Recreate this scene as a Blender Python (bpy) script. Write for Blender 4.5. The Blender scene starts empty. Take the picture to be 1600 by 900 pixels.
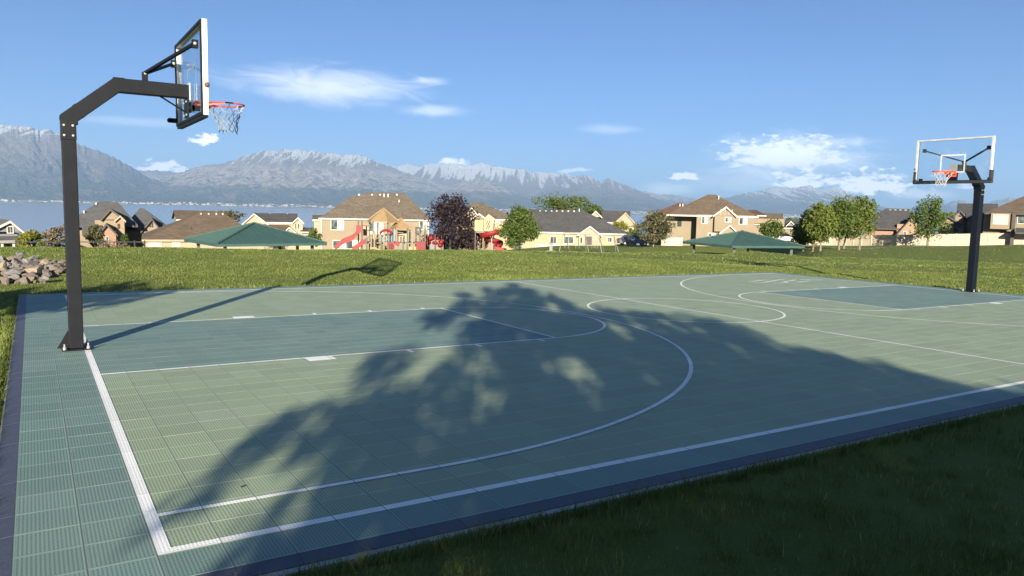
import bpy, bmesh, math, random
import numpy as np
from mathutils import Vector, Matrix

SC = bpy.context.scene
COL = SC.collection
random.seed(7)
RNG = np.random.default_rng(7)

# ------------------------------------------------------------------ camera
CAM = np.array([-0.466, -10.516, 1.788])
YAW, PIT, ROL, FPX = 0.5623, -0.1038, 0.0216, 1190.2      # focal length in pixels of a 1600 px wide frame
_fw = np.array([math.sin(YAW) * math.cos(PIT), math.cos(YAW) * math.cos(PIT), math.sin(PIT)])
_r = np.array([math.cos(YAW), -math.sin(YAW), 0.0])
_u = np.cross(_r, _fw)
_R = math.cos(ROL) * _r + math.sin(ROL) * _u
_U = -math.sin(ROL) * _r + math.cos(ROL) * _u
cd = bpy.data.cameras.new('camera')
cam = bpy.data.objects.new('camera', cd)
COL.objects.link(cam)
cd.sensor_width = 36.0
cd.lens = FPX / 1600 * 36.0
cd.clip_start = 0.05
cd.clip_end = 90000
cam.matrix_world = Matrix([[_R[0], _U[0], -_fw[0], CAM[0]], [_R[1], _U[1], -_fw[1], CAM[1]],
                           [_R[2], _U[2], -_fw[2], CAM[2]], [0, 0, 0, 1]])
SC.camera = cam

SUN_AZ, SUN_EL = math.radians(211.6), math.radians(13.3)   # azimuth clockwise from +Y
SUN_STRENGTH = 5.0
SKY_STRENGTH = 0.05
EXPOSURE = 1.43

SC.view_settings.view_transform = 'Standard'
SC.view_settings.look = 'None'
SC.view_settings.exposure = EXPOSURE
SC.view_settings.gamma = 1.0
SC.view_settings.use_curve_mapping = False
try:
    SC.cycles.use_denoising = True
    SC.cycles.max_bounces = 6
    SC.cycles.transparent_max_bounces = 12
    SC.cycles.volume_bounces = 0
    SC.cycles.caustics_reflective = False
    SC.cycles.caustics_refractive = False
except Exception:
    pass


def ray(px, py):
    return _fw + _R * ((px - 800) / FPX) - _U * ((py - 450) / FPX)


def azel(px, py):
    d = ray(px, py)
    d = d / np.linalg.norm(d)
    return math.atan2(d[0], d[1]), math.asin(d[2])


def at_dist(px, py, dist):
    d = ray(px, py)
    return CAM + d * dist / math.hypot(d[0], d[1])


# ------------------------------------------------------------------ sun and sky
sd = bpy.data.lights.new('sun', 'SUN')
sd.energy = SUN_STRENGTH
sd.angle = math.radians(0.45)
sd.color = (1.0, 0.90, 0.72)
sun = bpy.data.objects.new('sun', sd)
COL.objects.link(sun)
_sdir = Vector((math.sin(SUN_AZ) * math.cos(SUN_EL), math.cos(SUN_AZ) * math.cos(SUN_EL), math.sin(SUN_EL)))
sun.rotation_euler = _sdir.to_track_quat('Z', 'Y').to_euler()
sun.location = (-30, -60, 40)

world = bpy.data.worlds.new('World')
SC.world = world
world.use_nodes = True
wt = world.node_tree
wt.nodes.clear()


def N(t, kind, **kw):
    n = t.nodes.new(kind)
    for k, v in kw.items():
        setattr(n, k, v)
    return n


def sock(t, n, i, v):
    """connect a socket or set a value on input i of node n"""
    if hasattr(v, 'is_linked') or isinstance(v, bpy.types.NodeSocket):
        t.links.new(v, n.inputs[i])
    else:
        n.inputs[i].default_value = v


def M(t, op, a, b=0.0, c=0.0, clamp=False):
    n = N(t, 'ShaderNodeMath', operation=op, use_clamp=clamp)
    sock(t, n, 0, a)
    sock(t, n, 1, b)
    if op in ('MULTIPLY_ADD', 'SMOOTH_MIN', 'SMOOTH_MAX', 'WRAP', 'COMPARE'):
        sock(t, n, 2, c)
    return n.outputs[0]


def SMOOTH(t, v, a, b):
    n = N(t, 'ShaderNodeMapRange', interpolation_type='SMOOTHSTEP')
    sock(t, n, 'Value', v)
    n.inputs['From Min'].default_value = a
    n.inputs['From Max'].default_value = b
    return n.outputs[0]


def MIX(t, fac, a, b, mode='MIX'):
    n = N(t, 'ShaderNodeMix', data_type='RGBA', blend_type=mode)
    sock(t, n, 0, fac)
    for i, v in ((6, a), (7, b)):
        if isinstance(v, (tuple, list)):
            n.inputs[i].default_value = (*v[:3], 1.0)
        else:
            t.links.new(v, n.inputs[i])
    return n.outputs[2]


def NOISE(t, vec, scale, detail=3.0, rough=0.55, dim='3D', dist=0.0):
    n = N(t, 'ShaderNodeTexNoise', noise_dimensions=dim)
    t.links.new(vec, n.inputs['Vector'])
    n.inputs['Scale'].default_value = scale
    n.inputs['Detail'].default_value = detail
    n.inputs['Roughness'].default_value = rough
    n.inputs['Distortion'].default_value = dist
    return n.outputs['Fac']


sky = N(wt, 'ShaderNodeTexSky')
sky.sky_type = 'NISHITA'
sky.sun_disc = False
sky.sun_elevation = SUN_EL
sky.sun_rotation = SUN_AZ
sky.altitude = 1400
sky.air_density = 0.72
sky.dust_density = 2.0
sky.ozone_density = 5.5
tc = N(wt, 'ShaderNodeTexCoord')
sep = N(wt, 'ShaderNodeSeparateXYZ')
wt.links.new(tc.outputs['Generated'], sep.inputs[0])
AZ = M(wt, 'ARCTAN2', sep.outputs[0], sep.outputs[1])
EL = M(wt, 'ARCSINE', sep.outputs[2])
comb = N(wt, 'ShaderNodeCombineXYZ')
wt.links.new(M(wt, 'MULTIPLY', AZ, 1.0), comb.inputs[0])
wt.links.new(M(wt, 'MULTIPLY', EL, 2.2), comb.inputs[1])
n_puff = NOISE(wt, comb.outputs[0], 60.0, 5.0, 0.6, '2D')
comb2 = N(wt, 'ShaderNodeCombineXYZ')
wt.links.new(M(wt, 'MULTIPLY_ADD', EL, 0.9, AZ), comb2.inputs[0])
wt.links.new(M(wt, 'MULTIPLY', EL, 3.2), comb2.inputs[1])
n_wisp = NOISE(wt, comb2.outputs[0], 16.0, 7.0, 0.6, '2D', 0.9)
# px, py, half width, half height (pixels of the photograph), opacity, puffy
CLOUDS = [(512, 134, 160, 31, .44, 0), (685, 174, 58, 11, .34, 0), (321, 221, 29, 16, 1.0, 1), (252, 263, 62, 16, .9, 1),
          (1228, 247, 130, 40, .55, 0), (1222, 248, 140, 46, .55, 1), (1255, 286, 75, 24, .92, 1), (1358, 292, 108, 32, 1.0, 1),
          (1066, 278, 33, 12, .9, 1), (1040, 296, 50, 14, .35, 0), (950, 202, 50, 9, .22, 0), (675, 126, 32, 7, .30, 0),
          (708, 257, 38, 15, .9, 1), (1510, 292, 26, 9, .65, 1), (1440, 304, 60, 9, .50, 0), (215, 190, 110, 9, .16, 0),
          (885, 268, 20, 7, .5, 1), (912, 266, 18, 6, .5, 1), (1290, 222, 80, 8, .30, 0), (1150, 284, 100, 22, .25, 0)]
mask = None
for (px, py, rx, ry, op, puffy) in CLOUDS:
    a0, e0 = azel(px, py)
    cs = math.cos(a0 - YAW) ** 1.0
    ra, re = rx / FPX * cs * cs, ry / FPX * cs
    da = M(wt, 'DIVIDE', M(wt, 'SUBTRACT', AZ, a0), ra)
    de = M(wt, 'DIVIDE', M(wt, 'SUBTRACT', EL, e0), re)
    if puffy:      # flat base
        de = M(wt, 'MULTIPLY', de, M(wt, 'ADD', 1.0, M(wt, 'LESS_THAN', de, 0.0)))
    d2 = M(wt, 'SQRT', M(wt, 'ADD', M(wt, 'MULTIPLY', da, da), M(wt, 'MULTIPLY', de, de)))
    v = M(wt, 'SUBTRACT', M(wt, 'MULTIPLY_ADD', n_puff if puffy else n_wisp, 1.9 if puffy else 1.15, -0.20 if puffy else 0.38), d2)
    m = M(wt, 'MULTIPLY', SMOOTH(wt, v, -0.05, 0.40) if puffy else SMOOTH(wt, v, -0.25, 0.95), op)
    mask = m if mask is None else M(wt, 'SUBTRACT', M(wt, 'ADD', mask, m), M(wt, 'MULTIPLY', mask, m))
CLOUD_COL = (17.0, 16.3, 15.8)
skycol = MIX(wt, mask, sky.outputs[0], CLOUD_COL)
bg = N(wt, 'ShaderNodeBackground')
wt.links.new(skycol, bg.inputs['Color'])
bg.inputs['Strength'].default_value = SKY_STRENGTH
wo = N(wt, 'ShaderNodeOutputWorld')
wt.links.new(bg.outputs[0], wo.inputs['Surface'])


# ------------------------------------------------------------------ small helpers
def tag(o, label=None, cat=None, group=None, kind=None):
    if label:
        o['label'] = label
    if cat:
        o['category'] = cat
    if group:
        o['group'] = group
    if kind:
        o['kind'] = kind
    return o


def empty(name, loc, rz=0.0):
    o = bpy.data.objects.new(name, None)
    o.empty_display_size = 0.2
    COL.objects.link(o)
    o.location = tuple(float(v) for v in loc)
    o.rotation_euler = (0, 0, rz)
    return o


def link(name, me, parent=None):
    o = bpy.data.objects.new(name, me)
    COL.objects.link(o)
    if parent is not None:
        o.parent = parent
    return o


class MB:
    """collects polygons, builds one mesh object"""

    def __init__(self):
        self.v = []
        self.f = []

    def poly(self, pts):
        i = len(self.v)
        self.v += [tuple(float(c) for c in p) for p in pts]
        self.f.append(tuple(range(i, i + len(pts))))
        return self

    def hexa(self, b, t):
        """b, t: four corners of the bottom and of the top, both counterclockwise from above"""
        i = len(self.v)
        self.v += [tuple(float(c) for c in p) for p in list(b) + list(t)]
        self.f += [(i + 3, i + 2, i + 1, i), (i + 4, i + 5, i + 6, i + 7)]
        for k in range(4):
            j = (k + 1) % 4
            self.f.append((i + k, i + j, i + 4 + j, i + 4 + k))
        return self

    def box(self, x0, x1, y0, y1, z0, z1):
        return self.hexa([(x0, y0, z0), (x1, y0, z0), (x1, y1, z0), (x0, y1, z0)],
                         [(x0, y0, z1), (x1, y0, z1), (x1, y1, z1), (x0, y1, z1)])

    def prism(self, pts, a, b, axis='y'):
        """polygon pts (p, q) extruded from a to b along an axis: y -> (p, ., q), x -> (., p, q), z -> (p, q, .)"""
        def P(p, d):
            if axis == 'y':
                return (p[0], d, p[1])
            if axis == 'x':
                return (d, p[0], p[1])
            return (p[0], p[1], d)
        n = len(pts)
        i = len(self.v)
        self.v += [P(p, a) for p in pts] + [P(p, b) for p in pts]
        self.f.append(tuple(range(i, i + n)))
        self.f.append(tuple(range(i + 2 * n - 1, i + n - 1, -1)))
        for k in range(n):
            j = (k + 1) % n
            self.f.append((i + k, i + n + k, i + n + j, i + j))
        return self

    def tube(self, path, rad, n=8, closed=False, cap=True):
        path = [Vector(p) for p in path]
        m = len(path)
        rads = rad if isinstance(rad, (list, tuple)) else [rad] * m
        i0 = len(self.v)
        ref = Vector((0.0, 0.0, 1.0))
        for k, p in enumerate(path):
            a = path[(k - 1) % m] if (closed or k > 0) else p
            b = path[(k + 1) % m] if (closed or k < m - 1) else p
            t = (b - a)
            if t.length < 1e-9:
                t = Vector((0, 0, 1))
            t.normalize()
            r_ = ref if abs(t.dot(ref)) < 0.95 else Vector((1.0, 0.0, 0.0))
            x = t.cross(r_).normalized()
            y = t.cross(x).normalized()
            for q in range(n):
                w = 2 * math.pi * q / n
                self.v.append(tuple(p + (x * math.cos(w) + y * math.sin(w)) * rads[k]))
        for k in range(m if closed else m - 1):
            for q in range(n):
                a, b = i0 + k * n + q, i0 + k * n + (q + 1) % n
                c, d = i0 + ((k + 1) % m) * n + (q + 1) % n, i0 + ((k + 1) % m) * n + q
                self.f.append((a, b, c, d))
        if cap and not closed:
            self.f.append(tuple(i0 + q for q in range(n)))
            self.f.append(tuple(i0 + (m - 1) * n + q for q in range(n - 1, -1, -1)))
        return self

    def bar(self, a, b, w, h=None, up=(0, 0, 1)):
        """square bar from a to b"""
        a, b = Vector(a), Vector(b)
        h = w if h is None else h
        t = (b - a).normalized()
        u = Vector(up)
        if abs(t.dot(u)) > 0.95:
            u = Vector((1, 0, 0))
        x = t.cross(u).normalized() * (w / 2)
        y = x.cross(t).normalized() * (h / 2)
        return self.hexa([a - x - y, a + x - y, a + x + y, a - x + y], [b - x - y, b + x - y, b + x + y, b - x + y])

    def ball(self, c, r, nu=8, nv=5, sz=1.0):
        i0 = len(self.v)
        for a in range(nv + 1):
            th = math.pi * a / nv
            for b in range(nu):
                ph = 2 * math.pi * b / nu
                self.v.append((c[0] + r * math.sin(th) * math.cos(ph), c[1] + r * math.sin(th) * math.sin(ph), c[2] + r * sz * math.cos(th)))
        for a in range(nv):
            for b in range(nu):
                self.f.append((i0 + a * nu + b, i0 + (a + 1) * nu + b, i0 + (a + 1) * nu + (b + 1) % nu, i0 + a * nu + (b + 1) % nu))
        return self

    def mesh(self, name, mat, smooth=False, bevel=0.0):
        me = bpy.data.meshes.new(name)
        me.from_pydata(self.v, [], self.f)
        bm = bmesh.new()
        bm.from_mesh(me)
        bmesh.ops.remove_doubles(bm, verts=bm.verts, dist=1e-5)
        bmesh.ops.recalc_face_normals(bm, faces=bm.faces)
        if bevel:
            bmesh.ops.bevel(bm, geom=[e for e in bm.edges if len(e.link_faces) == 2 and e.calc_face_angle(0) > 0.5],
                            offset=bevel, segments=2, affect='EDGES', profile=0.5)
        bm.to_mesh(me)
        bm.free()
        if mat is not None:
            me.materials.append(mat)
        if smooth:
            for p in me.polygons:
                p.use_smooth = True
        return me

    def build(self, name, mat, parent=None, smooth=False, bevel=0.0):
        return link(name, self.mesh(name, mat, smooth, bevel), parent)


def copy_tree(o, parent=None):
    c = o.copy()
    COL.objects.link(c)
    c.parent = parent
    for ch in list(o.children):
        copy_tree(ch, c)
    return c


# ------------------------------------------------------------------ materials
def new_mat(name):
    m = bpy.data.materials.new(name)
    m.use_nodes = True
    t = m.node_tree
    t.nodes.clear()
    out = N(t, 'ShaderNodeOutputMaterial')
    b = N(t, 'ShaderNodeBsdfPrincipled')
    t.links.new(b.outputs[0], out.inputs['Surface'])
    return m, t, b, out


def setc(t, b, key, v):
    if isinstance(v, (tuple, list)):
        b.inputs[key].default_value = (*v[:3], 1.0)
    elif isinstance(v, (int, float)):
        b.inputs[key].default_value = v
    else:
        t.links.new(v, b.inputs[key])


def bump(t, b, h, strength=0.3, dist=0.02):
    n = N(t, 'ShaderNodeBump')
    n.inputs['Strength'].default_value = strength
    n.inputs['Distance'].default_value = dist
    t.links.new(h, n.inputs['Height'])
    t.links.new(n.outputs[0], b.inputs['Normal'])


def pm(name, c1, c2=None, scale=4.0, rough=0.6, bs=0.0, bscale=40.0, metal=0.0, stretch=None, spec=0.5):
    """plain procedural material: two colours mixed by noise, fine bump"""
    m, t, b, out = new_mat(name)
    co = N(t, 'ShaderNodeTexCoord').outputs['Object']
    if stretch:
        mp = N(t, 'ShaderNodeMapping')
        mp.inputs['Scale'].default_value = stretch
        t.links.new(co, mp.inputs['Vector'])
        co = mp.outputs[0]
    c2 = c2 or tuple(v * 0.8 for v in c1)
    nf = SMOOTH(t, NOISE(t, co, scale, 5.0, 0.62), 0.28, 0.72)
    setc(t, b, 'Base Color', MIX(t, nf, c1, c2))
    rr = M(t, 'MULTIPLY_ADD', NOISE(t, co, scale * 2.3, 3.0), 0.25, rough - 0.12, clamp=True)
    setc(t, b, 'Roughness', rr)
    b.inputs['Metallic'].default_value = metal
    b.inputs['Specular IOR Level'].default_value = spec
    if bs:
        bump(t, b, NOISE(t, co, bscale, 4.0), bs, 0.02)
    return m


def world_pos(t):
    return N(t, 'ShaderNodeNewGeometry').outputs['Position']
# ------------------------------------------------------------------ the lie of the land
SX, SY = -0.0058, -0.0054            # the court falls a little away from the camera


def court_z(x, y):
    return SX * x + SY * y


TILE = 0.3048
CX0, CX1 = -2 * TILE, -2 * TILE + 70 * TILE        # tiled area
CY0 = -6.832
CY1 = CY0 + 44 * TILE

# ground heights beyond the court: bearing column (pixel column of the bearing) -> [(distance, height)]
def hz(px, py, d):
    return float(at_dist(px, py, d)[2])


COLS = {
    -700: [(16, -.25), (30, .1), (50, -1.2), (75, -4.5), (110, -7.5), (190, -13), (400, -22)],
    0: [(17, -.27), (24, -.08), (31, hz(0, 386.5, 31)), (48, -1.0), (66, -4.4), (110, -7.6), (190, -13), (400, -22)],
    200: [(17.5, -.27), (24, -.08), (31, hz(200, 387, 31)), (48, -1.4), (66, -4.4), (110, -7.2), (190, -13), (400, -22)],
    400: [(18.5, -.28), (25, -.12), (31, hz(400, 389, 31)), (48, -1.8), (66, -4.3), (90, -4.8), (120, -6.6), (190, -12), (400, -22)],
    540: [(20.5, -.28), (25, -.12), (32, hz(540, 390, 32)), (50, -1.1), (74, hz(540, 391, 74)), (84, -3.2), (112, -4.8), (190, -11), (400, -22)],
    760: [(23, -.28), (27, -.18), (33, hz(760, 392, 33)), (50, hz(760, 392.6, 50)), (75, hz(760, 391, 75)), (112, -4.4), (190, -9), (400, -20)],
    900: [(24, -.28), (29, -.2), (38, hz(900, 393.5, 38)), (60, hz(900, 394.2, 60)), (90, hz(900, 392.5, 90)), (108, hz(900, 384.5, 108)), (130, -4), (190, -8), (400, -18)],
    1060: [(28, -.3), (36, -.3), (44, hz(1060, 393.5, 44)), (60, -2.4), (76, -3.8), (95, hz(1060, 386.5, 95)), (118, hz(1060, 383.3, 118)), (190, -7), (400, -16)],
    1180: [(31, -.33), (40, -.5), (52, hz(1180, 392.3, 52)), (66, -2.8), (80, -4.0), (100, hz(1180, 388.5, 100)), (118, hz(1180, 384.0, 118)), (190, -6), (400, -14)],
    1300: [(34, -.36), (60, -1.2), (86, hz(1300, 391, 86)), (105, hz(1300, 388, 105)), (128, hz(1300, 383.5, 128)), (190, -5), (400, -12)],
    1450: [(36, -.36), (70, -1.5), (100, hz(1450, 387, 100)), (127, hz(1450, 383.5, 127)), (190, -4), (400, -11)],
    1620: [(30, -.33), (70, -1.3), (100, hz(1620, 386, 100)), (127, hz(1620, 383, 127)), (190, -4), (400, -10)],
    2600: [(30, -.33), (70, -1.0), (127, -1.8), (190, -3), (400, -9)],
}
_colpx = sorted(COLS)
_colaz = np.array([azel(p, 400)[0] for p in _colpx])
FARZ = [(700, -40.0), (1000, -55.0), (1300, -69.0), (2600, -90.0)]


def _col_h(k, d):
    pts = COLS[_colpx[k]] + FARZ
    return np.interp(d, [p[0] for p in pts], [p[1] for p in pts])


def smooth(a, b, v):
    t_ = np.clip((v - a) / (b - a), 0, 1)
    return t_ * t_ * (3 - 2 * t_)


def vnoise(x, y, seed=0):
    """value noise on arrays"""
    xi, yi = np.floor(x).astype(np.int64), np.floor(y).astype(np.int64)
    fx, fy = x - xi, y - yi
    fx, fy = fx * fx * (3 - 2 * fx), fy * fy * (3 - 2 * fy)

    def h(a, b):
        n = (a * 374761393 + b * 668265263 + seed * 974711) & 0x7fffffff
        n = ((n ^ (n >> 13)) * 1274126177) & 0x7fffffff
        return ((n ^ (n >> 16)) & 0xffff) / 65535.0
    return (h(xi, yi) * (1 - fx) + h(xi + 1, yi) * fx) * (1 - fy) + (h(xi, yi + 1) * (1 - fx) + h(xi + 1, yi + 1) * fx) * fy


def fbm(x, y, o=5, seed=0, gain=0.5):
    s, a, tot = 0, 1.0, 0
    for k in range(o):
        s = s + a * vnoise(x * 2 ** k, y * 2 ** k, seed + k)
        tot += a
        a *= gain
    return s / tot


def ground(x, y):
    """height of the ground at arrays x, y"""
    x, y = np.asarray(x, float), np.asarray(y, float)
    dx, dy = x - CAM[0], y - CAM[1]
    d = np.hypot(dx, dy)
    az = np.arctan2(dx, dy)
    az = np.where(az < -math.pi + 0.56 + 0.0, az + 2 * math.pi, az)
    far = np.zeros_like(d)
    azc = np.clip(az, _colaz[0], _colaz[-1])
    k = np.clip(np.searchsorted(_colaz, azc) - 1, 0, len(_colaz) - 2)
    w = (azc - _colaz[k]) / (_colaz[k + 1] - _colaz[k])
    w = w * w * (3 - 2 * w)
    hs = np.stack([_col_h(i, d) for i in range(len(_colpx))])
    far = np.take_along_axis(hs, k[None], 0)[0] * (1 - w) + np.take_along_axis(hs, (k + 1)[None], 0)[0] * w
    # distance outside the court slab
    ox = np.maximum(np.maximum((CX0 - .13) - x, x - (CX1 + .15)), 0)
    oy = np.maximum(np.maximum((CY0 - .17) - y, y - (CY1 + .1)), 0)
    near = court_z(x, y) - 0.026
    # far side and right side: the lawn lies lower than the slab
    drop = smooth(0.0, 0.5, y - CY1 - .05) * 0.20 + smooth(0.0, 0.6, x - CX1 - .1) * 0.12
    near = near - np.minimum(drop, 0.2)
    b = smooth(15.0, 26.0, d) * np.where(y < CY1 + .1, smooth(3, 14, np.hypot(ox, oy)), 1.0)
    b = np.where((y > CY1 + .1), smooth(0.4, 3.0, oy) * smooth(12, 17, d), b)
    b = np.where((ox <= 0) & (oy <= 0), 0, b)
    near = np.where((ox <= 0.05) & (oy <= 0.05), court_z(x, y) - .05, near)
    z = near * (1 - b) + far * b
    z = np.where((ox <= 0) & (oy <= 0), court_z(x, y) - 0.05, z)
    lump = (fbm(x * .55, y * .55, 3, 5) - .5) * 0.05 + (fbm(x * .12, y * .12, 3, 9) - .5) * 0.10 * smooth(20, 40, d)
    return z + lump * smooth(0.3, 1.2, np.hypot(ox, oy))


def gz(x, y):
    return float(ground(np.array([x]), np.array([y]))[0])


def on_ground(px, dist):
    p = at_dist(px, 400, dist)
    return np.array([p[0], p[1], gz(p[0], p[1])])


# grass sheet: one polar sheet round the camera reaching down to the lake shore
def make_ground():
    az = np.concatenate([np.arange(-0.35, 1.45, 0.004), np.arange(1.45, 2 * math.pi - 0.35, 0.05)])
    ds = np.concatenate([[0.0, .6, 1.2], np.arange(1.8, 9, .3), np.arange(9, 42, .35), np.geomspace(42, 2600, 90)])
    A, D = np.meshgrid(az, ds)
    X, Y = CAM[0] + D * np.sin(A), CAM[1] + D * np.cos(A)
    Z = ground(X.ravel(), Y.ravel()).reshape(X.shape)
    nd, na = X.shape
    idx = np.arange(nd * na).reshape(nd, na)
    nxt = np.roll(idx, -1, axis=1)
    f = np.stack([idx[:-1], nxt[:-1], nxt[1:], idx[1:]], -1).reshape(-1, 4)
    me = bpy.data.meshes.new('lawn')
    me.from_pydata(np.stack([X, Y, Z], -1).reshape(-1, 3).tolist(), [], f[:, ::-1].tolist())
    me.validate()
    for p in me.polygons:
        p.use_smooth = True
    return me


gm, t, b, out = new_mat('lawn')
P = world_pos(t)
n1 = SMOOTH(t, NOISE(t, P, 0.22, 4.0), .3, .7)
n2 = SMOOTH(t, NOISE(t, P, 2.4, 5.0, .65), .3, .72)
n3 = NOISE(t, P, 26.0, 4.0, .7)
c = MIX(t, n1, (.140, .180, .042), (.180, .200, .056))
c = MIX(t, M(t, 'MULTIPLY', n2, .55), c, (.110, .148, .032))
c = MIX(t, M(t, 'MULTIPLY', SMOOTH(t, n3, .35, .75), .6), c, (.17, .185, .05))
# beyond the park the hill is dry scrub and roads
sepp = N(t, 'ShaderNodeSeparateXYZ')
t.links.new(P, sepp.inputs[0])
c = MIX(t, SMOOTH(t, sepp.outputs[2], -14.0, -24.0), c, (.14, .12, .075))
setc(t, b, 'Base Color', c)
b.inputs['Roughness'].default_value = .9
b.inputs['Specular IOR Level'].default_value = .1
bump(t, b, M(t, 'ADD', n3, M(t, 'MULTIPLY', n2, .6)), 1.0, .06)
MAT_LAWN = gm
lawn = link('lawn', make_ground(), None)
lawn.data.materials.append(gm)
tag(lawn, kind='structure')

# ------------------------------------------------------------------ lake, far shore, mountains, haze
LAKE_Z = -64.0
lm, t, b, out = new_mat('lake_water')
P = world_pos(t)
b.inputs['Base Color'].default_value = (.29, .34, .38, 1)
b.inputs['Roughness'].default_value = .22
mp = N(t, 'ShaderNodeMapping')
mp.inputs['Scale'].default_value = (.02, .006, .02)
mp.inputs['Rotation'].default_value = (0, 0, YAW)
t.links.new(P, mp.inputs[0])
bump(t, b, NOISE(t, mp.outputs[0], 3.0, 4.0), .06, 1.0)


def polar_pt(az, d, z):
    return (CAM[0] + d * math.sin(az), CAM[1] + d * math.cos(az), z)


A0, A1 = azel(-500, 400)[0], azel(2100, 400)[0]
mb = MB()
na = 24
for k in range(na):
    a, c_ = A0 + (A1 - A0) * k / na, A0 + (A1 - A0) * (k + 1) / na
    mb.poly([polar_pt(a, 1000, LAKE_Z), polar_pt(c_, 1000, LAKE_Z), polar_pt(c_, 30000, LAKE_Z), polar_pt(a, 30000, LAKE_Z)])
tag(mb.build('lake', lm), kind='structure')

SHORE = 13000.0


def make_range(name, ridge, d_ridge, d_foot, foot_z, seed, mat, spur=0.55, nv=90, nu=900, back=1.25, foothill=0.10):
    """a mountain range: ridge = [(px, py)] of its skyline, standing at d_ridge metres, foot at d_foot"""
    px = np.linspace(ridge[0][0], ridge[-1][0], nu)
    py = np.interp(px, [q[0] for q in ridge], [q[1] for q in ridge])
    az = np.array([azel(a, b_)[0] for a, b_ in zip(px, py)])
    tan = np.array([math.tan(azel(a, b_)[1]) for a, b_ in zip(px, py)])
    top = CAM[2] + tan * d_ridge
    jag = (fbm(px * .22, px * 0, 4, seed + 40, .65) - .5) * 75
    V = np.concatenate([np.linspace(0, 1, nv), np.linspace(1.03, 1.5, 12)])
    vv, aa = np.meshgrid(V, az, indexing='ij')
    tt = np.meshgrid(V, top, indexing='ij')[1]
    uu = aa * d_ridge                                       # metres along the range
    dd = d_foot + (d_ridge - d_foot) * vv
    # spurs and gullies run down from the crest, their lines bend with the noise
    wu = uu / 1000.0 + (fbm(uu / 2600, vv * 3.0, 3, seed + 3) - .5) * 1.5
    r1 = 1 - np.abs(2 * fbm(wu * .75, vv * .9, 3, seed + 11) - 1)
    r2 = 1 - np.abs(2 * fbm(wu * 2.3, vv * 2.2, 3, seed + 12) - 1)
    r3 = 1 - np.abs(2 * fbm(wu * 6.5, vv * 7, 3, seed + 13) - 1)
    rid = .5 * r1 + .32 * r2 + .18 * r3
    prof = np.where(vv <= 1, foothill * vv + (1 - foothill) * np.clip(vv, 0, 1) ** 1.7, np.clip(1 - (vv - 1) * 1.1, 0, 1))
    amp = np.clip(vv, 0, 1) * np.clip(1.0 - vv, 0, 1) * 4.0
    h = foot_z + (tt - foot_z) * np.clip(prof + spur * (rid - .62) * amp * .55, 0.0, 1.6)
    h = h + np.meshgrid(V, jag, indexing='ij')[1] * smooth(.80, 1.0, vv) * (vv < 1.2)
    lim = CAM[2] + (tt - CAM[2]) / d_ridge * dd * 1.0
    h = np.where(vv < 1, np.minimum(h, np.maximum(lim + 30 * smooth(.8, 1, vv), foot_z + 1)), h)
    X, Y = CAM[0] + dd * np.sin(aa), CAM[1] + dd * np.cos(aa)
    a_, b_ = X.shape
    idx = np.arange(a_ * b_).reshape(a_, b_)
    f = np.stack([idx[:-1, :-1], idx[:-1, 1:], idx[1:, 1:], idx[1:, :-1]], -1).reshape(-1, 4)
    me = bpy.data.meshes.new(name)
    me.from_pydata(np.stack([X, Y, h], -1).reshape(-1, 3).tolist(), [], f[:, ::-1].tolist())
    for p in me.polygons:
        p.use_smooth = True
    me.materials.append(mat)
    o = link(name, me)
    tag(o, kind='structure')
    return o


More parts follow.
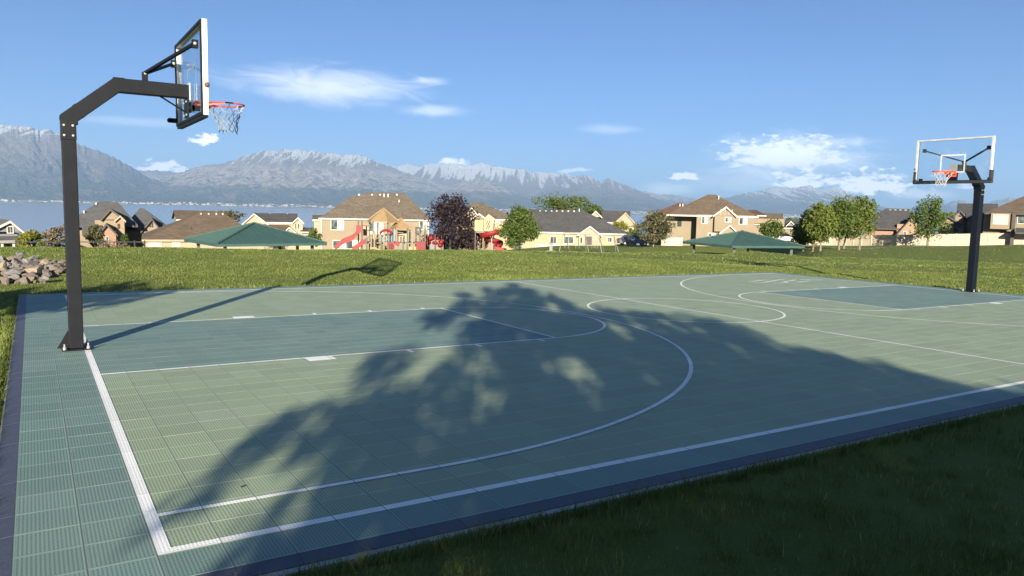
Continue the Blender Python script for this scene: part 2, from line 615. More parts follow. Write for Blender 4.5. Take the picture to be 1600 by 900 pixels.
def mountain_mat(name, snow_z, snow_w, rock_lo, rock_hi, amount=1.0, pale=None, forest=(.085, .105, .070)):
    m, t, b, out = new_mat(name)
    P = world_pos(t)
    sp = N(t, 'ShaderNodeSeparateXYZ')
    t.links.new(P, sp.inputs[0])
    Z = sp.outputs[2]
    mp = N(t, 'ShaderNodeMapping')
    mp.inputs['Scale'].default_value = (.001, .001, .0006)
    t.links.new(P, mp.inputs[0])
    nbig = NOISE(t, mp.outputs[0], 1.1, 5.0, .6)
    nmid = NOISE(t, mp.outputs[0], 5.0, 6.0, .66)
    nfin = NOISE(t, mp.outputs[0], 19.0, 5.0, .7)
    zn = M(t, 'MULTIPLY_ADD', M(t, 'SUBTRACT', nmid, .5), 1500.0, Z)
    c = MIX(t, SMOOTH(t, zn, rock_lo, rock_hi), forest, (.27, .225, .20))
    c = MIX(t, M(t, 'MULTIPLY', SMOOTH(t, nfin, .45, .7), .5), c, (.38, .31, .27))
    c = MIX(t, M(t, 'MULTIPLY', SMOOTH(t, M(t, 'ADD', nbig, M(t, 'MULTIPLY', nfin, .25)), .62, .74), .6), c, (.33, .25, .20))
    if pale:   # a band of bare pale cliffs
        z0, z1, z2, z3 = pale
        zb = M(t, 'MULTIPLY_ADD', M(t, 'SUBTRACT', nmid, .5), 420.0, Z)
        band = M(t, 'MULTIPLY', SMOOTH(t, zb, z0, z1), SMOOTH(t, zb, z3, z2))
        c = MIX(t, M(t, 'MULTIPLY', band, SMOOTH(t, M(t, 'ADD', M(t, 'MULTIPLY', nmid, .6), M(t, 'MULTIPLY', nfin, .4)), .42, .55)), c, (.60, .50, .42))
    nrm = N(t, 'ShaderNodeNewGeometry')
    sn = N(t, 'ShaderNodeSeparateXYZ')
    t.links.new(nrm.outputs['Normal'], sn.inputs[0])
    mps = N(t, 'ShaderNodeMapping', vector_type='TEXTURE')      # gullies hold the snow: long streaks down the slope
    mps.inputs['Rotation'].default_value = (0, 0, -YAW)
    mps.inputs['Scale'].default_value = (150.0, 3000.0, 900.0)
    t.links.new(P, mps.inputs[0])
    nst = NOISE(t, mps.outputs[0], 1.0, 5.0, .6, dist=.5)
    zs = M(t, 'MULTIPLY_ADD', M(t, 'SUBTRACT', nst, .5), 2100.0, M(t, 'MULTIPLY_ADD', M(t, 'SUBTRACT', nfin, .5), 700.0, Z))
    zs = M(t, 'MULTIPLY_ADD', M(t, 'SUBTRACT', sn.outputs[2], .75), 900.0, zs)
    c = MIX(t, M(t, 'MULTIPLY', SMOOTH(t, zs, snow_z, snow_z + snow_w), amount), c, (.82, .83, .85))
    setc(t, b, 'Base Color', c)
    b.inputs['Roughness'].default_value = .95
    b.inputs['Specular IOR Level'].default_value = .0
    bump(t, b, M(t, 'ADD', M(t, 'ADD', nmid, M(t, 'MULTIPLY', nst, .35)), M(t, 'MULTIPLY', nfin, .6)), 1.0, 260.0)
    return m
mA = mountain_mat('mountain_rock_west_face', 1490, 150, 250, 900, .95)
mB = mountain_mat('mountain_rock_pale_cliffs', 1270, 130, 300, 800, .9, pale=(300, 420, 820, 980))
mC = mountain_mat('mountain_rock_snowy', 1060, 130, 150, 700, 1.0)
mC2 = mountain_mat('mountain_rock_foothill', 4000, 200, 150, 600, .0, pale=(330, 420, 700, 800))
mD = mountain_mat('mountain_rock_far', 790, 110, 250, 700, .95)
make_range('mountain_range', [(-320, 262), (-220, 236), (-120, 214), (-40, 198), (0, 194), (12, 196), (35, 197), (50, 199), (62, 204), (72, 201), (82, 205), (97, 211),
           (122, 224), (140, 231), (160, 237), (175, 244), (190, 252), (207, 262), (222, 272), (236, 279), (262, 286), (300, 293), (345, 302), (390, 309), (430, 314)],
           19000, 14000, LAKE_Z + 10, 1, mA, spur=.55)
make_range('mountain_pass', [(195, 268), (222, 266), (240, 266), (265, 268), (285, 272), (330, 280)], 25500, 19500, LAKE_Z + 10, 2, mC2, nu=200, nv=40)
make_range('mountain_massif', [(232, 284), (262, 276), (285, 268), (322, 257), (344, 257), (369, 249), (394, 240), (422, 234), (432, 236), (444, 231), (455, 234), (466, 233), (478, 237),
           (491, 235), (505, 239), (519, 238), (530, 243), (541, 241), (552, 243), (563, 241), (575, 247), (588, 252), (604, 259), (616, 263), (640, 272), (690, 288), (740, 303), (800, 318), (850, 325)],
           20500, 14600, LAKE_Z + 10, 3, mB, spur=.62)
make_range('mountain_foothill', [(630, 321), (660, 312), (680, 304), (705, 291), (725, 283), (745, 281), (765, 284), (790, 294), (815, 306), (850, 319), (880, 326)],
           18500, 15000, LAKE_Z + 10, 4, mC2, nu=320, nv=60)
make_range('snowy_mountain_range', [(560, 268), (590, 256), (600, 257), (620, 260), (637, 256), (655, 261), (675, 255), (695, 258), (703, 254), (712, 256), (730, 257), (740, 259), (752, 253), (762, 257),
           (770, 260), (780, 259), (790, 262), (807, 265), (817, 264), (830, 270), (843, 268), (850, 270), (862, 269), (875, 272), (885, 270), (895, 275), (905, 275)],
           24000, 17500, LAKE_Z + 10, 5, mC, spur=.7)
make_range('mountain_shoulder', [(790, 322), (820, 309), (850, 296), (870, 289), (890, 280), (912, 273), (925, 277), (940, 285), (950, 279), (967, 285), (985, 292), (1003, 300), (1030, 312), (1060, 322), (1090, 332)],
           21500, 15500, LAKE_Z + 10, 6, mountain_mat('mountain_rock_shoulder', 960, 120, 150, 700, .8), nu=420)
make_range('low_mountain_range', [(960, 312), (985, 302), (1010, 299), (1030, 304), (1048, 304), (1065, 307), (1085, 309), (1110, 317), (1150, 330)],
           25500, 20000, LAKE_Z + 10, 7, mC2, nu=240, nv=50)
make_range('lone_snowy_mountain', [(1075, 330), (1105, 319), (1134, 309), (1161, 302), (1192, 297), (1209, 293), (1222, 294), (1244, 293), (1256, 291), (1264, 289), (1272, 293), (1278, 297), (1299, 293),
           (1312, 295), (1333, 304), (1357, 315), (1378, 322), (1410, 331), (1440, 337)], 26500, 20000, LAKE_Z + 10, 8, mD, nu=520, spur=.5)
make_range('distant_mountain_range', [(1430, 338), (1455, 329), (1473, 321), (1490, 314), (1505, 312), (1515, 317), (1530, 322), (1542, 317), (1565, 311), (1577, 308), (1600, 310), (1650, 304), (1720, 318), (1800, 330), (1900, 345)],
           26500, 20000, LAKE_Z + 10, 9, mC2, nu=360, nv=50)

# far shore: a sloping plain with a pale beach and a town that reads as one mass of specks
fm, t, b, out = new_mat('far_shore_plain')
P = world_pos(t)
mp = N(t, 'ShaderNodeMapping')
mp.inputs['Scale'].default_value = (.001, .001, .001)
t.links.new(P, mp.inputs[0])
na_ = NOISE(t, mp.outputs[0], 2.2, 5.0, .7)
nb_ = NOISE(t, mp.outputs[0], 9.0, 4.0, .7)
c = MIX(t, SMOOTH(t, na_, .4, .62), (.06, .085, .05), (.20, .18, .12))
c = MIX(t, SMOOTH(t, nb_, .5, .7), c, (.06, .08, .055))
sp = N(t, 'ShaderNodeSeparateXYZ')
t.links.new(P, sp.inputs[0])
c = MIX(t, M(t, 'MULTIPLY', SMOOTH(t, sp.outputs[2], LAKE_Z + 12, LAKE_Z + 3), SMOOTH(t, nb_, .38, .55)), c, (.42, .39, .33))
setc(t, b, 'Base Color', c)
b.inputs['Roughness'].default_value = 1
az = np.linspace(A0, A1, 260)
ds = np.array([12950, 13050, 13300, 13800, 14500, 15500, 17000, 20000, 27000.])
zs = LAKE_Z + np.array([-3, 3, 9, 22, 38, 55, 70, 80, 85.])
Ag, Dg = np.meshgrid(az, ds)
Zg = np.meshgrid(az, zs)[1] + (fbm(Ag * 60, Dg / 1500, 3, 77) - .5) * 14 * smooth(13050, 14500, Dg)
Dg = Dg + (fbm(Ag * 40, Ag * 0, 3, 78) - .5) * 700 * (Dg < 14000)
X, Y = CAM[0] + Dg * np.sin(Ag), CAM[1] + Dg * np.cos(Ag)
idx = np.arange(X.size).reshape(X.shape)
f = np.stack([idx[:-1, :-1], idx[:-1, 1:], idx[1:, 1:], idx[1:, :-1]], -1).reshape(-1, 4)
me = bpy.data.meshes.new('far_shore')
me.from_pydata(np.stack([X, Y, Zg], -1).reshape(-1, 3).tolist(), [], f[:, ::-1].tolist())
me.materials.append(fm)
tag(link('far_shore', me), kind='structure')
MAT_FARTOWN = pm('far_town_walls', (.55, .53, .49), (.30, .28, .25), .004, .9)
mb = MB()
rt = random.Random(5)
for k in range(2600):
    a = A0 + (A1 - A0) * rt.random()
    q = rt.random()
    d = 13450 + 350 * q if rt.random() < .22 else 13500 + 2900 * q ** 1.4
    z = np.interp(d, ds, zs)
    w, dp, h = rt.uniform(8, 38), rt.uniform(15, 40), rt.uniform(5, 11)
    if rt.random() < .04:
        w, h = w * 2.2, h * 1.8
    x, y = CAM[0] + d * math.sin(a), CAM[1] + d * math.cos(a)
    mb.box(x - w / 2, x + w / 2, y - dp / 2, y + dp / 2, z - 6, z + h)
me = bpy.data.meshes.new('far_town')
me.from_pydata(mb.v, [], mb.f)
me.materials.append(MAT_FARTOWN)
tag(link('far_town', me), label='pale specks of a town along the far lake shore', cat='town', kind='stuff')

# the air: one closed box of even haze round camera and scene
hm = bpy.data.materials.new('haze')
hm.use_nodes = True
ht = hm.node_tree
ht.nodes.clear()
ho = N(ht, 'ShaderNodeOutputMaterial')
hv = N(ht, 'ShaderNodeVolumePrincipled')
hv.inputs['Color'].default_value = (.40, .64, 1.0, 1)
hv.inputs['Density'].default_value = 4.2e-5
hv.inputs['Anisotropy'].default_value = 0.0
ht.links.new(hv.outputs[0], ho.inputs['Volume'])
mb = MB()
hx = MB().box(-32000, 32000, -900, 36500, -100, 2050)
ho_ = hx.build('haze', hm)
ho_.rotation_euler = (0, 0, -YAW)
ho_.location = (0, 0, 0)
tag(ho_, label='pale blue haze in the air over lake and mountains', cat='haze', kind='stuff')
# ------------------------------------------------------------------ court
COURT_ROT = Matrix(((1, 0, 0), (0, 1, 0), (SX, SY, 1))).to_4x4()   # used only for points
TILT = Vector((-SX, -SY, 1)).normalized().to_track_quat('Z', 'Y')
tilt_euler = (math.atan(SY), -math.atan(SX), 0)
L_COURT, LM = 20.1475, 10.065
YN, YF = -6.527, 6.17
KW, FT, R3 = 1.83, 5.80, 5.99


def pattern_nodes(t, b, base, rim=.20, hole=.50, dusty=1.0):
    """moulded grid of a plastic court tile: holes, ribs, rims painted pale as if sunlit, scuffs; returns nothing"""
    P = world_pos(t)
    s = N(t, 'ShaderNodeSeparateXYZ')
    t.links.new(P, s.inputs[0])
    X, Y = s.outputs[0], s.outputs[1]
    fx = M(t, 'FRACT', M(t, 'DIVIDE', M(t, 'SUBTRACT', X, CX0), TILE))
    fy = M(t, 'FRACT', M(t, 'DIVIDE', M(t, 'SUBTRACT', Y, CY0), TILE))
    ex = M(t, 'ABSOLUTE', M(t, 'SUBTRACT', fx, .5))
    ey = M(t, 'ABSOLUTE', M(t, 'SUBTRACT', fy, .5))
    e = M(t, 'MAXIMUM', ex, ey)
    hx = M(t, 'SINE', M(t, 'MULTIPLY', fx, 2 * math.pi * 16))
    hy = M(t, 'SINE', M(t, 'MULTIPLY', fy, 2 * math.pi * 16))
    h = M(t, 'MULTIPLY', M(t, 'MULTIPLY_ADD', hx, .5, .5), M(t, 'MULTIPLY_ADD', hy, .35, .65))
    inside = M(t, 'LESS_THAN', e, .462)
    holes = M(t, 'MULTIPLY', SMOOTH(t, h, .30, .62), inside)
    # each tile its own slight shade
    ix = M(t, 'FLOOR', M(t, 'DIVIDE', M(t, 'SUBTRACT', X, CX0), TILE))
    iy = M(t, 'FLOOR', M(t, 'DIVIDE', M(t, 'SUBTRACT', Y, CY0), TILE))
    cv = N(t, 'ShaderNodeCombineXYZ')
    t.links.new(ix, cv.inputs[0])
    t.links.new(iy, cv.inputs[1])
    wn = N(t, 'ShaderNodeTexWhiteNoise', noise_dimensions='2D')
    t.links.new(cv.outputs[0], wn.inputs['Vector'])
    tint = M(t, 'MULTIPLY_ADD', wn.outputs['Value'], .14, .93)
    dust = SMOOTH(t, NOISE(t, P, .55, 5.0, .6), .35, .75)
    mps = N(t, 'ShaderNodeMapping')
    mps.inputs['Scale'].default_value = (1.0, 2.6, 1.0)
    mps.inputs['Rotation'].default_value = (0, 0, .5)
    t.links.new(P, mps.inputs[0])
    scuff = M(t, 'ADD', SMOOTH(t, NOISE(t, P, 9.0, 5.0, .7), .60, .78), SMOOTH(t, NOISE(t, mps.outputs[0], 4.0, 6.0, .75), .66, .72), clamp=True)
    c = base(t, X, Y) if callable(base) else base
    c = MIX(t, M(t, 'MULTIPLY', dust, .28 * dusty), c, (.33, .375, .31))
    c = MIX(t, M(t, 'MULTIPLY', scuff, .24 * dusty), c, (.5, .52, .48))
    mx = N(t, 'ShaderNodeMix', data_type='RGBA', blend_type='MULTIPLY')
    mx.inputs[0].default_value = 1
    t.links.new(c, mx.inputs[6])
    g = N(t, 'ShaderNodeCombineColor')
    for k in range(3):
        t.links.new(tint, g.inputs[k])
    t.links.new(g.outputs[0], mx.inputs[7])
    c = mx.outputs[2]
    c = MIX(t, M(t, 'MULTIPLY', holes, hole), c, (.035, .05, .05))
    c = MIX(t, M(t, 'MULTIPLY', SMOOTH(t, e, .458, .474), rim), c, (.42, .46, .42))  # pale rim colour stands in for raised edges catching the sun
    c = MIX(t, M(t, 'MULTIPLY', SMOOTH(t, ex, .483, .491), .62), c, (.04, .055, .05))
    setc(t, b, 'Base Color', c)
    b.inputs['Roughness'].default_value = .62
    b.inputs['Specular IOR Level'].default_value = .3
    hh = M(t, 'MULTIPLY_ADD', holes, -1.0, M(t, 'MULTIPLY', SMOOTH(t, e, .458, .474), .4))
    bump(t, b, hh, .35, .004)


def court_colour(t, X, Y):
    """sage play area, teal keys and run-off"""
    def inside(x0, x1, y0, y1):
        a = M(t, 'MULTIPLY', M(t, 'GREATER_THAN', X, x0), M(t, 'LESS_THAN', X, x1))
        return M(t, 'MULTIPLY', a, M(t, 'MULTIPLY', M(t, 'GREATER_THAN', Y, y0), M(t, 'LESS_THAN', Y, y1)))
    play = inside(0, L_COURT, YN, YF)
    k1 = inside(0, FT, -KW, KW)
    k2 = inside(L_COURT - FT, L_COURT, -KW, KW)
    g = M(t, 'MULTIPLY', play, M(t, 'SUBTRACT', 1.0, M(t, 'MAXIMUM', k1, k2)))
    return MIX(t, g, (.175, .278, .240), (.330, .410, .262))


ctm, t, b, out = new_mat('court_tile_plastic')
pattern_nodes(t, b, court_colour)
wlm, t, b, out = new_mat('court_line_paint')
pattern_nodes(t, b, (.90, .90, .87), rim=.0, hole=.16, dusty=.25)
edm = pm('edge_ramp_plastic', (.046, .055, .088), (.062, .070, .10), 3.0, .55, .2, 60)
slm = pm('slab_concrete', (.42, .41, .38), (.33, .32, .30), 3.0, .9, .4, 30)

slab = MB().box(CX0 - .125, CX1 + .16, CY0 - .165, CY1 + .13, -.42, -.017).build('concrete_slab', slm)
slab.rotation_euler = tilt_euler
tag(slab, kind='structure')

court = empty('sport_court', (0, 0, 0))
court.rotation_euler = tilt_euler
tag(court, kind='structure')
# one tile: moulded square with bevelled rim
g_ = TILE / 2 - .0004
bv = .0022
mb = MB()
lo = [(-g_, -g_), (g_, -g_), (g_, g_), (-g_, g_)]
hi = [(-g_ + bv, -g_ + bv), (g_ - bv, -g_ + bv), (g_ - bv, g_ - bv), (-g_ + bv, g_ - bv)]
mb.hexa([(x, y, -.016) for x, y in lo], [(x, y, -.0025) for x, y in lo])
mb2 = MB()
i = 0
vt = [(x, y, -.016) for x, y in lo] + [(x, y, -.0003) for x, y in lo] + [(x, y, 0.0) for x, y in hi]
fc = [(8, 9, 10, 11)]
for k in range(4):
    j = (k + 1) % 4
    fc += [(k, j, 4 + j, 4 + k), (4 + k, 4 + j, 8 + j, 8 + k)]
tile_me = bpy.data.meshes.new('court_tile')
tile_me.from_pydata(vt, [], fc)
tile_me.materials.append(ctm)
cells = []
for ix in range(70):
    for iy in range(44):
        x, y = CX0 + (ix + .5) * TILE, CY0 + (iy + .5) * TILE
        d = math.hypot(x - CAM[0], y - CAM[1])
        # seen width of the tile; only those inside the picture count
        rel = np.array([x, y, 0]) - CAM
        zz = rel @ _fw
        u_ = 800 + FPX * (rel @ _R) / max(zz, .1)
        v_ = 450 - FPX * (rel @ _U) / max(zz, .1)
        vis = zz > .5 and -20 < u_ < 1620 and v_ < 920
        cells.append((0 if vis else 1, d, x, y))
cells.sort()
tr = random.Random(3)
vs, fs = [], []
for k, (hid, d, x, y) in enumerate(cells):
    dz, rx, ry = tr.uniform(-.0002, .0002), tr.uniform(-.0008, .0008), tr.uniform(-.0008, .0008)
    if k < 300:
        o = link('court_tile', tile_me, court)
        o.location = (x, y, dz)
        o.rotation_euler = (rx, ry, 0)
    else:
        i0 = len(vs)
        vs += [(p[0] + x, p[1] + y, p[2] + dz + p[0] * -ry + p[1] * rx) for p in vt]
        fs += [tuple(i0 + q for q in f_) for f_ in fc]
me = bpy.data.meshes.new('far_court_tiles')
me.from_pydata(vs, [], fs)
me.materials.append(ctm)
tag(link('far_court_tiles', me, court), kind='stuff')

# navy edge ramps round the tiles, one per tile
def ramp_mesh():
    a, w = TILE / 2 - .0012, .115
    m_ = MB()
    m_.hexa([(-a, -w, -.016), (a, -w, -.016), (a, 0, -.016), (-a, 0, -.016)], [(-a, -w, -.0125), (a, -w, -.0125), (a, -.001, -.001), (-a, -.001, -.001)])
    return m_.mesh('edge_ramp', edm)


ramp_me = ramp_mesh()
sides = []
for ix in range(70):
    x = CX0 + (ix + .5) * TILE
    sides.append((x, CY0, 0.0))
    sides.append((x, CY1, math.pi))
for iy in range(44):
    y = CY0 + (iy + .5) * TILE
    sides.append((CX0, y, -math.pi / 2))
    sides.append((CX1, y, math.pi / 2))
for (x, y, a) in sides:
    o = link('edge_ramp', ramp_me, court)
    o.location = (x, y, tr.uniform(-.0006, .0006))
    o.rotation_euler = (0, 0, a + tr.uniform(-.006, .006))
mb = MB()
for sx_, sy_ in ((CX0, CY0), (CX1, CY0), (CX1, CY1), (CX0, CY1)):
    ox = -.113 if sx_ == CX0 else .113
    oy = -.113 if sy_ == CY0 else .113
    q = MB()
    x0, x1 = sorted((sx_ + (.002 if ox > 0 else -.002), sx_ + ox))
    y0, y1 = sorted((sy_ + (.002 if oy > 0 else -.002), sy_ + oy))
    q.box(x0, x1, y0, y1, -.016, -.009)
    q.build('corner_ramp', edm, court)


# painted lines: thin films lying on the tiles
LZ = .0022


def ribbon(pts, w, name='painted_line', closed=False, z=LZ, mat=None):
    pts = [Vector((p[0], p[1], 0)) for p in pts]
    n = len(pts)
    a, b_ = [], []
    for k, p in enumerate(pts):
        q0 = pts[(k - 1) % n] if (closed or k) else p
        q1 = pts[(k + 1) % n] if (closed or k < n - 1) else p
        d = (q1 - q0).normalized()
        nn = Vector((-d.y, d.x, 0)) * (w / 2)
        a.append(p + nn)
        b_.append(p - nn)
    v = [(p.x, p.y, z) for p in a] + [(p.x, p.y, z) for p in b_]
    f = [(k, n + k, n + (k + 1) % n, (k + 1) % n) for k in range(n if closed else n - 1)]
    me = bpy.data.meshes.new(name)
    me.from_pydata(v, [], f)
    me.materials.append(mat or wlm)
    return link(name, me, court)


def rectline(x0, x1, y0, y1, name='painted_line', z=LZ):
    me = bpy.data.meshes.new(name)
    me.from_pydata([(x0, y0, z), (x1, y0, z), (x1, y1, z), (x0, y1, z)], [], [(0, 1, 2, 3)])
    me.materials.append(wlm)
    return link(name, me, court)


W2, W4 = .046, .070
rectline(0, W4, YN, YF, 'baseline')
rectline(L_COURT - W4, L_COURT, YN, YF, 'baseline')
rectline(W4, L_COURT - W4, YN, YN + .066, 'sideline')
rectline(W4, L_COURT - W4, YF - .066, YF, 'sideline')
rectline(LM - W2 / 2, LM + W2 / 2, YN + .066, YF - .066, 'centre_line')
ring = [(LM + KW * math.cos(a), KW * math.sin(a)) for a in np.linspace(0, 2 * math.pi, 97)[:-1]]
ribbon(ring, W2, 'centre_circle', True, LZ + .0012)


def half(s, x0):
    def T(x):
        return x0 + s * x

    def RL(xa, xb, ya, yb, nm, z=LZ):
        xa, xb = sorted((T(xa), T(xb)))
        rectline(xa, xb, ya, yb, nm, z)
    for sy in (-1, 1):
        y0, y1 = sorted((sy * (KW - W2), sy * KW))
        RL(W4, FT, y0, y1, 'lane_line')
        y0, y1 = sorted((sy * (KW + .001), sy * (KW + .19)))
        RL(2.17, 2.49, y0, y1, 'lane_block')
        for xt in (3.45, 4.43, 5.44):
            y0, y1 = sorted((sy * (KW + .001), sy * (KW + .16)))
            RL(xt, xt + .05, y0, y1, 'lane_tick')
    RL(FT - W2, FT, -KW + W2, KW - W2, 'free_throw_line')
    arc = [(T(FT + (KW - W2 / 2) * math.cos(a)), (KW - W2 / 2) * math.sin(a)) for a in np.linspace(-math.pi / 2, math.pi / 2, 61)]
    ribbon(arc, W2, 'free_throw_circle', False, LZ + .0006)
    c0 = 1.75
    arc = [(T(W4), -R3)] + [(T(c0 + R3 * math.cos(a)), R3 * math.sin(a)) for a in np.linspace(-math.pi / 2, math.pi / 2, 121)] + [(T(W4), R3)]
    ribbon(arc, W2, 'three_point_line', False, LZ + .0018)


half(1, 0)
half(-1, L_COURT)


def to_court(px, py):
    d = ray(px, py)
    k = (SX * CAM[0] + SY * CAM[1] - CAM[2]) / (d[2] - SX * d[0] - SY * d[1])
    return CAM + k * d


# worn white lettering on the right wing of the court, read from the photograph as strokes on the floor
for stroke in ([(110, 132), (205, 132)], [(205, 127), (300, 119), (400, 108), (485, 112)], [(190, 144), (330, 156), (400, 150), (485, 138), (400, 131)],
               [(485, 138), (560, 121), (660, 105), (740, 100)], [(560, 150), (660, 166), (815, 153), (735, 140), (840, 125), (965, 108), (880, 104)],
               [(980, 147), (1100, 136), (1190, 130)], [(1040, 99), (1130, 95), (1190, 104)], [(1150, 112), (1270, 108), (1430, 108)]):
    pts = [to_court(1160 + a / 11.43, 428 + b_ / 11.43) for a, b_ in stroke]
    ribbon([(p[0], p[1]) for p in pts], .075, 'painted_letter_stroke', False, LZ + .0004)
# ------------------------------------------------------------------ basketball hoops
MAT_STEEL = pm('black_powder_coated_steel', (.0046, .0056, .0088), (.0078, .0090, .0125), 6.0, .55, .12, 90, spec=.16)
MAT_STEEL_NAVY = pm('navy_black_steel', (.0030, .0042, .0090), (.0045, .006, .011), 6.0, .5, .12, 90, spec=.25)
MAT_ALU = pm('brushed_aluminium', (.62, .62, .60), (.48, .48, .47), 5.0, .4, .05, 80, metal=.35)
MAT_GALV = pm('galvanised_bolt', (.40, .395, .38), (.30, .295, .28), 20.0, .45, 0, metal=.3)
MAT_RIM = pm('orange_red_rim_paint', (.62, .085, .045), (.50, .07, .04), 9.0, .45, .05, 60)
MAT_NET = pm('white_nylon_net', (.46, .46, .45), (.32, .32, .32), 12.0, .8)
MAT_RUBBER = pm('black_rubber_pad', (.016, .017, .021), (.026, .026, .03), 8.0, .7)
MAT_WHITE = pm('white_sunlit_edge', (.80, .79, .75), (.70, .69, .66), 5.0, .5)  # sunlight on the backboard's side edges, put into the colour
MAT_MARK = pm('white_glass_print', (.75, .75, .72), (.66, .66, .64), 5.0, .6)
_t = MAT_MARK.node_tree          # thin worn print: the sky shows through it
_o = [n for n in _t.nodes if n.type == 'OUTPUT_MATERIAL'][0]
_b = [n for n in _t.nodes if n.type == 'BSDF_PRINCIPLED'][0]
_x, _m = N(_t, 'ShaderNodeBsdfTransparent'), N(_t, 'ShaderNodeMixShader')
_m.inputs[0].default_value = .42
_t.links.new(_x.outputs[0], _m.inputs[1])
_t.links.new(_b.outputs[0], _m.inputs[2])
_t.links.new(_m.outputs[0], _o.inputs['Surface'])
MAT_KNOB = pm('brown_knob', (.14, .075, .045), (.09, .05, .035), 14, .7)
mg = bpy.data.materials.new('backboard_glass')
mg.use_nodes = True
t = mg.node_tree
t.nodes.clear()
o_ = N(t, 'ShaderNodeOutputMaterial')
tr_ = N(t, 'ShaderNodeBsdfTransparent')
tr_.inputs[0].default_value = (.93, .96, .97, 1)
gl = N(t, 'ShaderNodeBsdfGlossy')
gl.inputs['Roughness'].default_value = .04
fr = N(t, 'ShaderNodeFresnel')
fr.inputs['IOR'].default_value = 1.45
df = N(t, 'ShaderNodeBsdfDiffuse')
df.inputs['Color'].default_value = (.5, .52, .5, 1)
mx1 = N(t, 'ShaderNodeMixShader')
dn = M(t, 'MULTIPLY', SMOOTH(t, NOISE(t, N(t, 'ShaderNodeTexCoord').outputs['Object'], 3.0, 5.0, .65), .45, .8), .10)
t.links.new(dn, mx1.inputs[0])
t.links.new(tr_.outputs[0], mx1.inputs[1])
t.links.new(df.outputs[0], mx1.inputs[2])
mx2 = N(t, 'ShaderNodeMixShader')
t.links.new(M(t, 'MULTIPLY', fr.outputs[0], .35), mx2.inputs[0])
t.links.new(mx1.outputs[0], mx2.inputs[1])
t.links.new(gl.outputs[0], mx2.inputs[2])
t.links.new(mx2.outputs[0], o_.inputs['Surface'])
MAT_GLASS = mg


def sweep_square(path, w, hgt):
    """square tube along a path in the xz plane, mitred; w across y"""
    m_ = MB()
    pts = [Vector((p[0], 0, p[1])) for p in path]
    secs = []
    for k, p in enumerate(pts):
        d0 = (p - pts[k - 1]).normalized() if k else (pts[1] - p).normalized()
        d1 = (pts[k + 1] - p).normalized() if k < len(pts) - 1 else d0
        tdir = (d0 + d1).normalized()
        n = Vector((-tdir.z, 0, tdir.x))
        s = (hgt / 2) / max(.3, (Vector((-d0.z, 0, d0.x))).dot(n))
        secs.append([p - n * s + Vector((0, -w / 2, 0)), p - n * s + Vector((0, w / 2, 0)), p + n * s + Vector((0, w / 2, 0)), p + n * s + Vector((0, -w / 2, 0))])
    for a, b_ in zip(secs[:-1], secs[1:]):
        i = len(m_.v)
        m_.v += [tuple(q) for q in a + b_]
        for k in range(4):
            j = (k + 1) % 4
            m_.f.append((i + k, i + j, i + 4 + j, i + 4 + k))
    m_.poly(secs[0])
    m_.poly(secs[-1])
    return m_


def bolt(parent, p, ax, r=.013, ln=.02, name='bolt'):
    m_ = MB()
    a = Vector(p)
    d = Vector(ax)
    m_.tube([a, a + d * ln], r, 6)
    m_.tube([a + d * ln, a + d * (ln * 1.25)], [r * .95, r * .5], 6)
    return m_.build(name, MAT_GALV, parent)


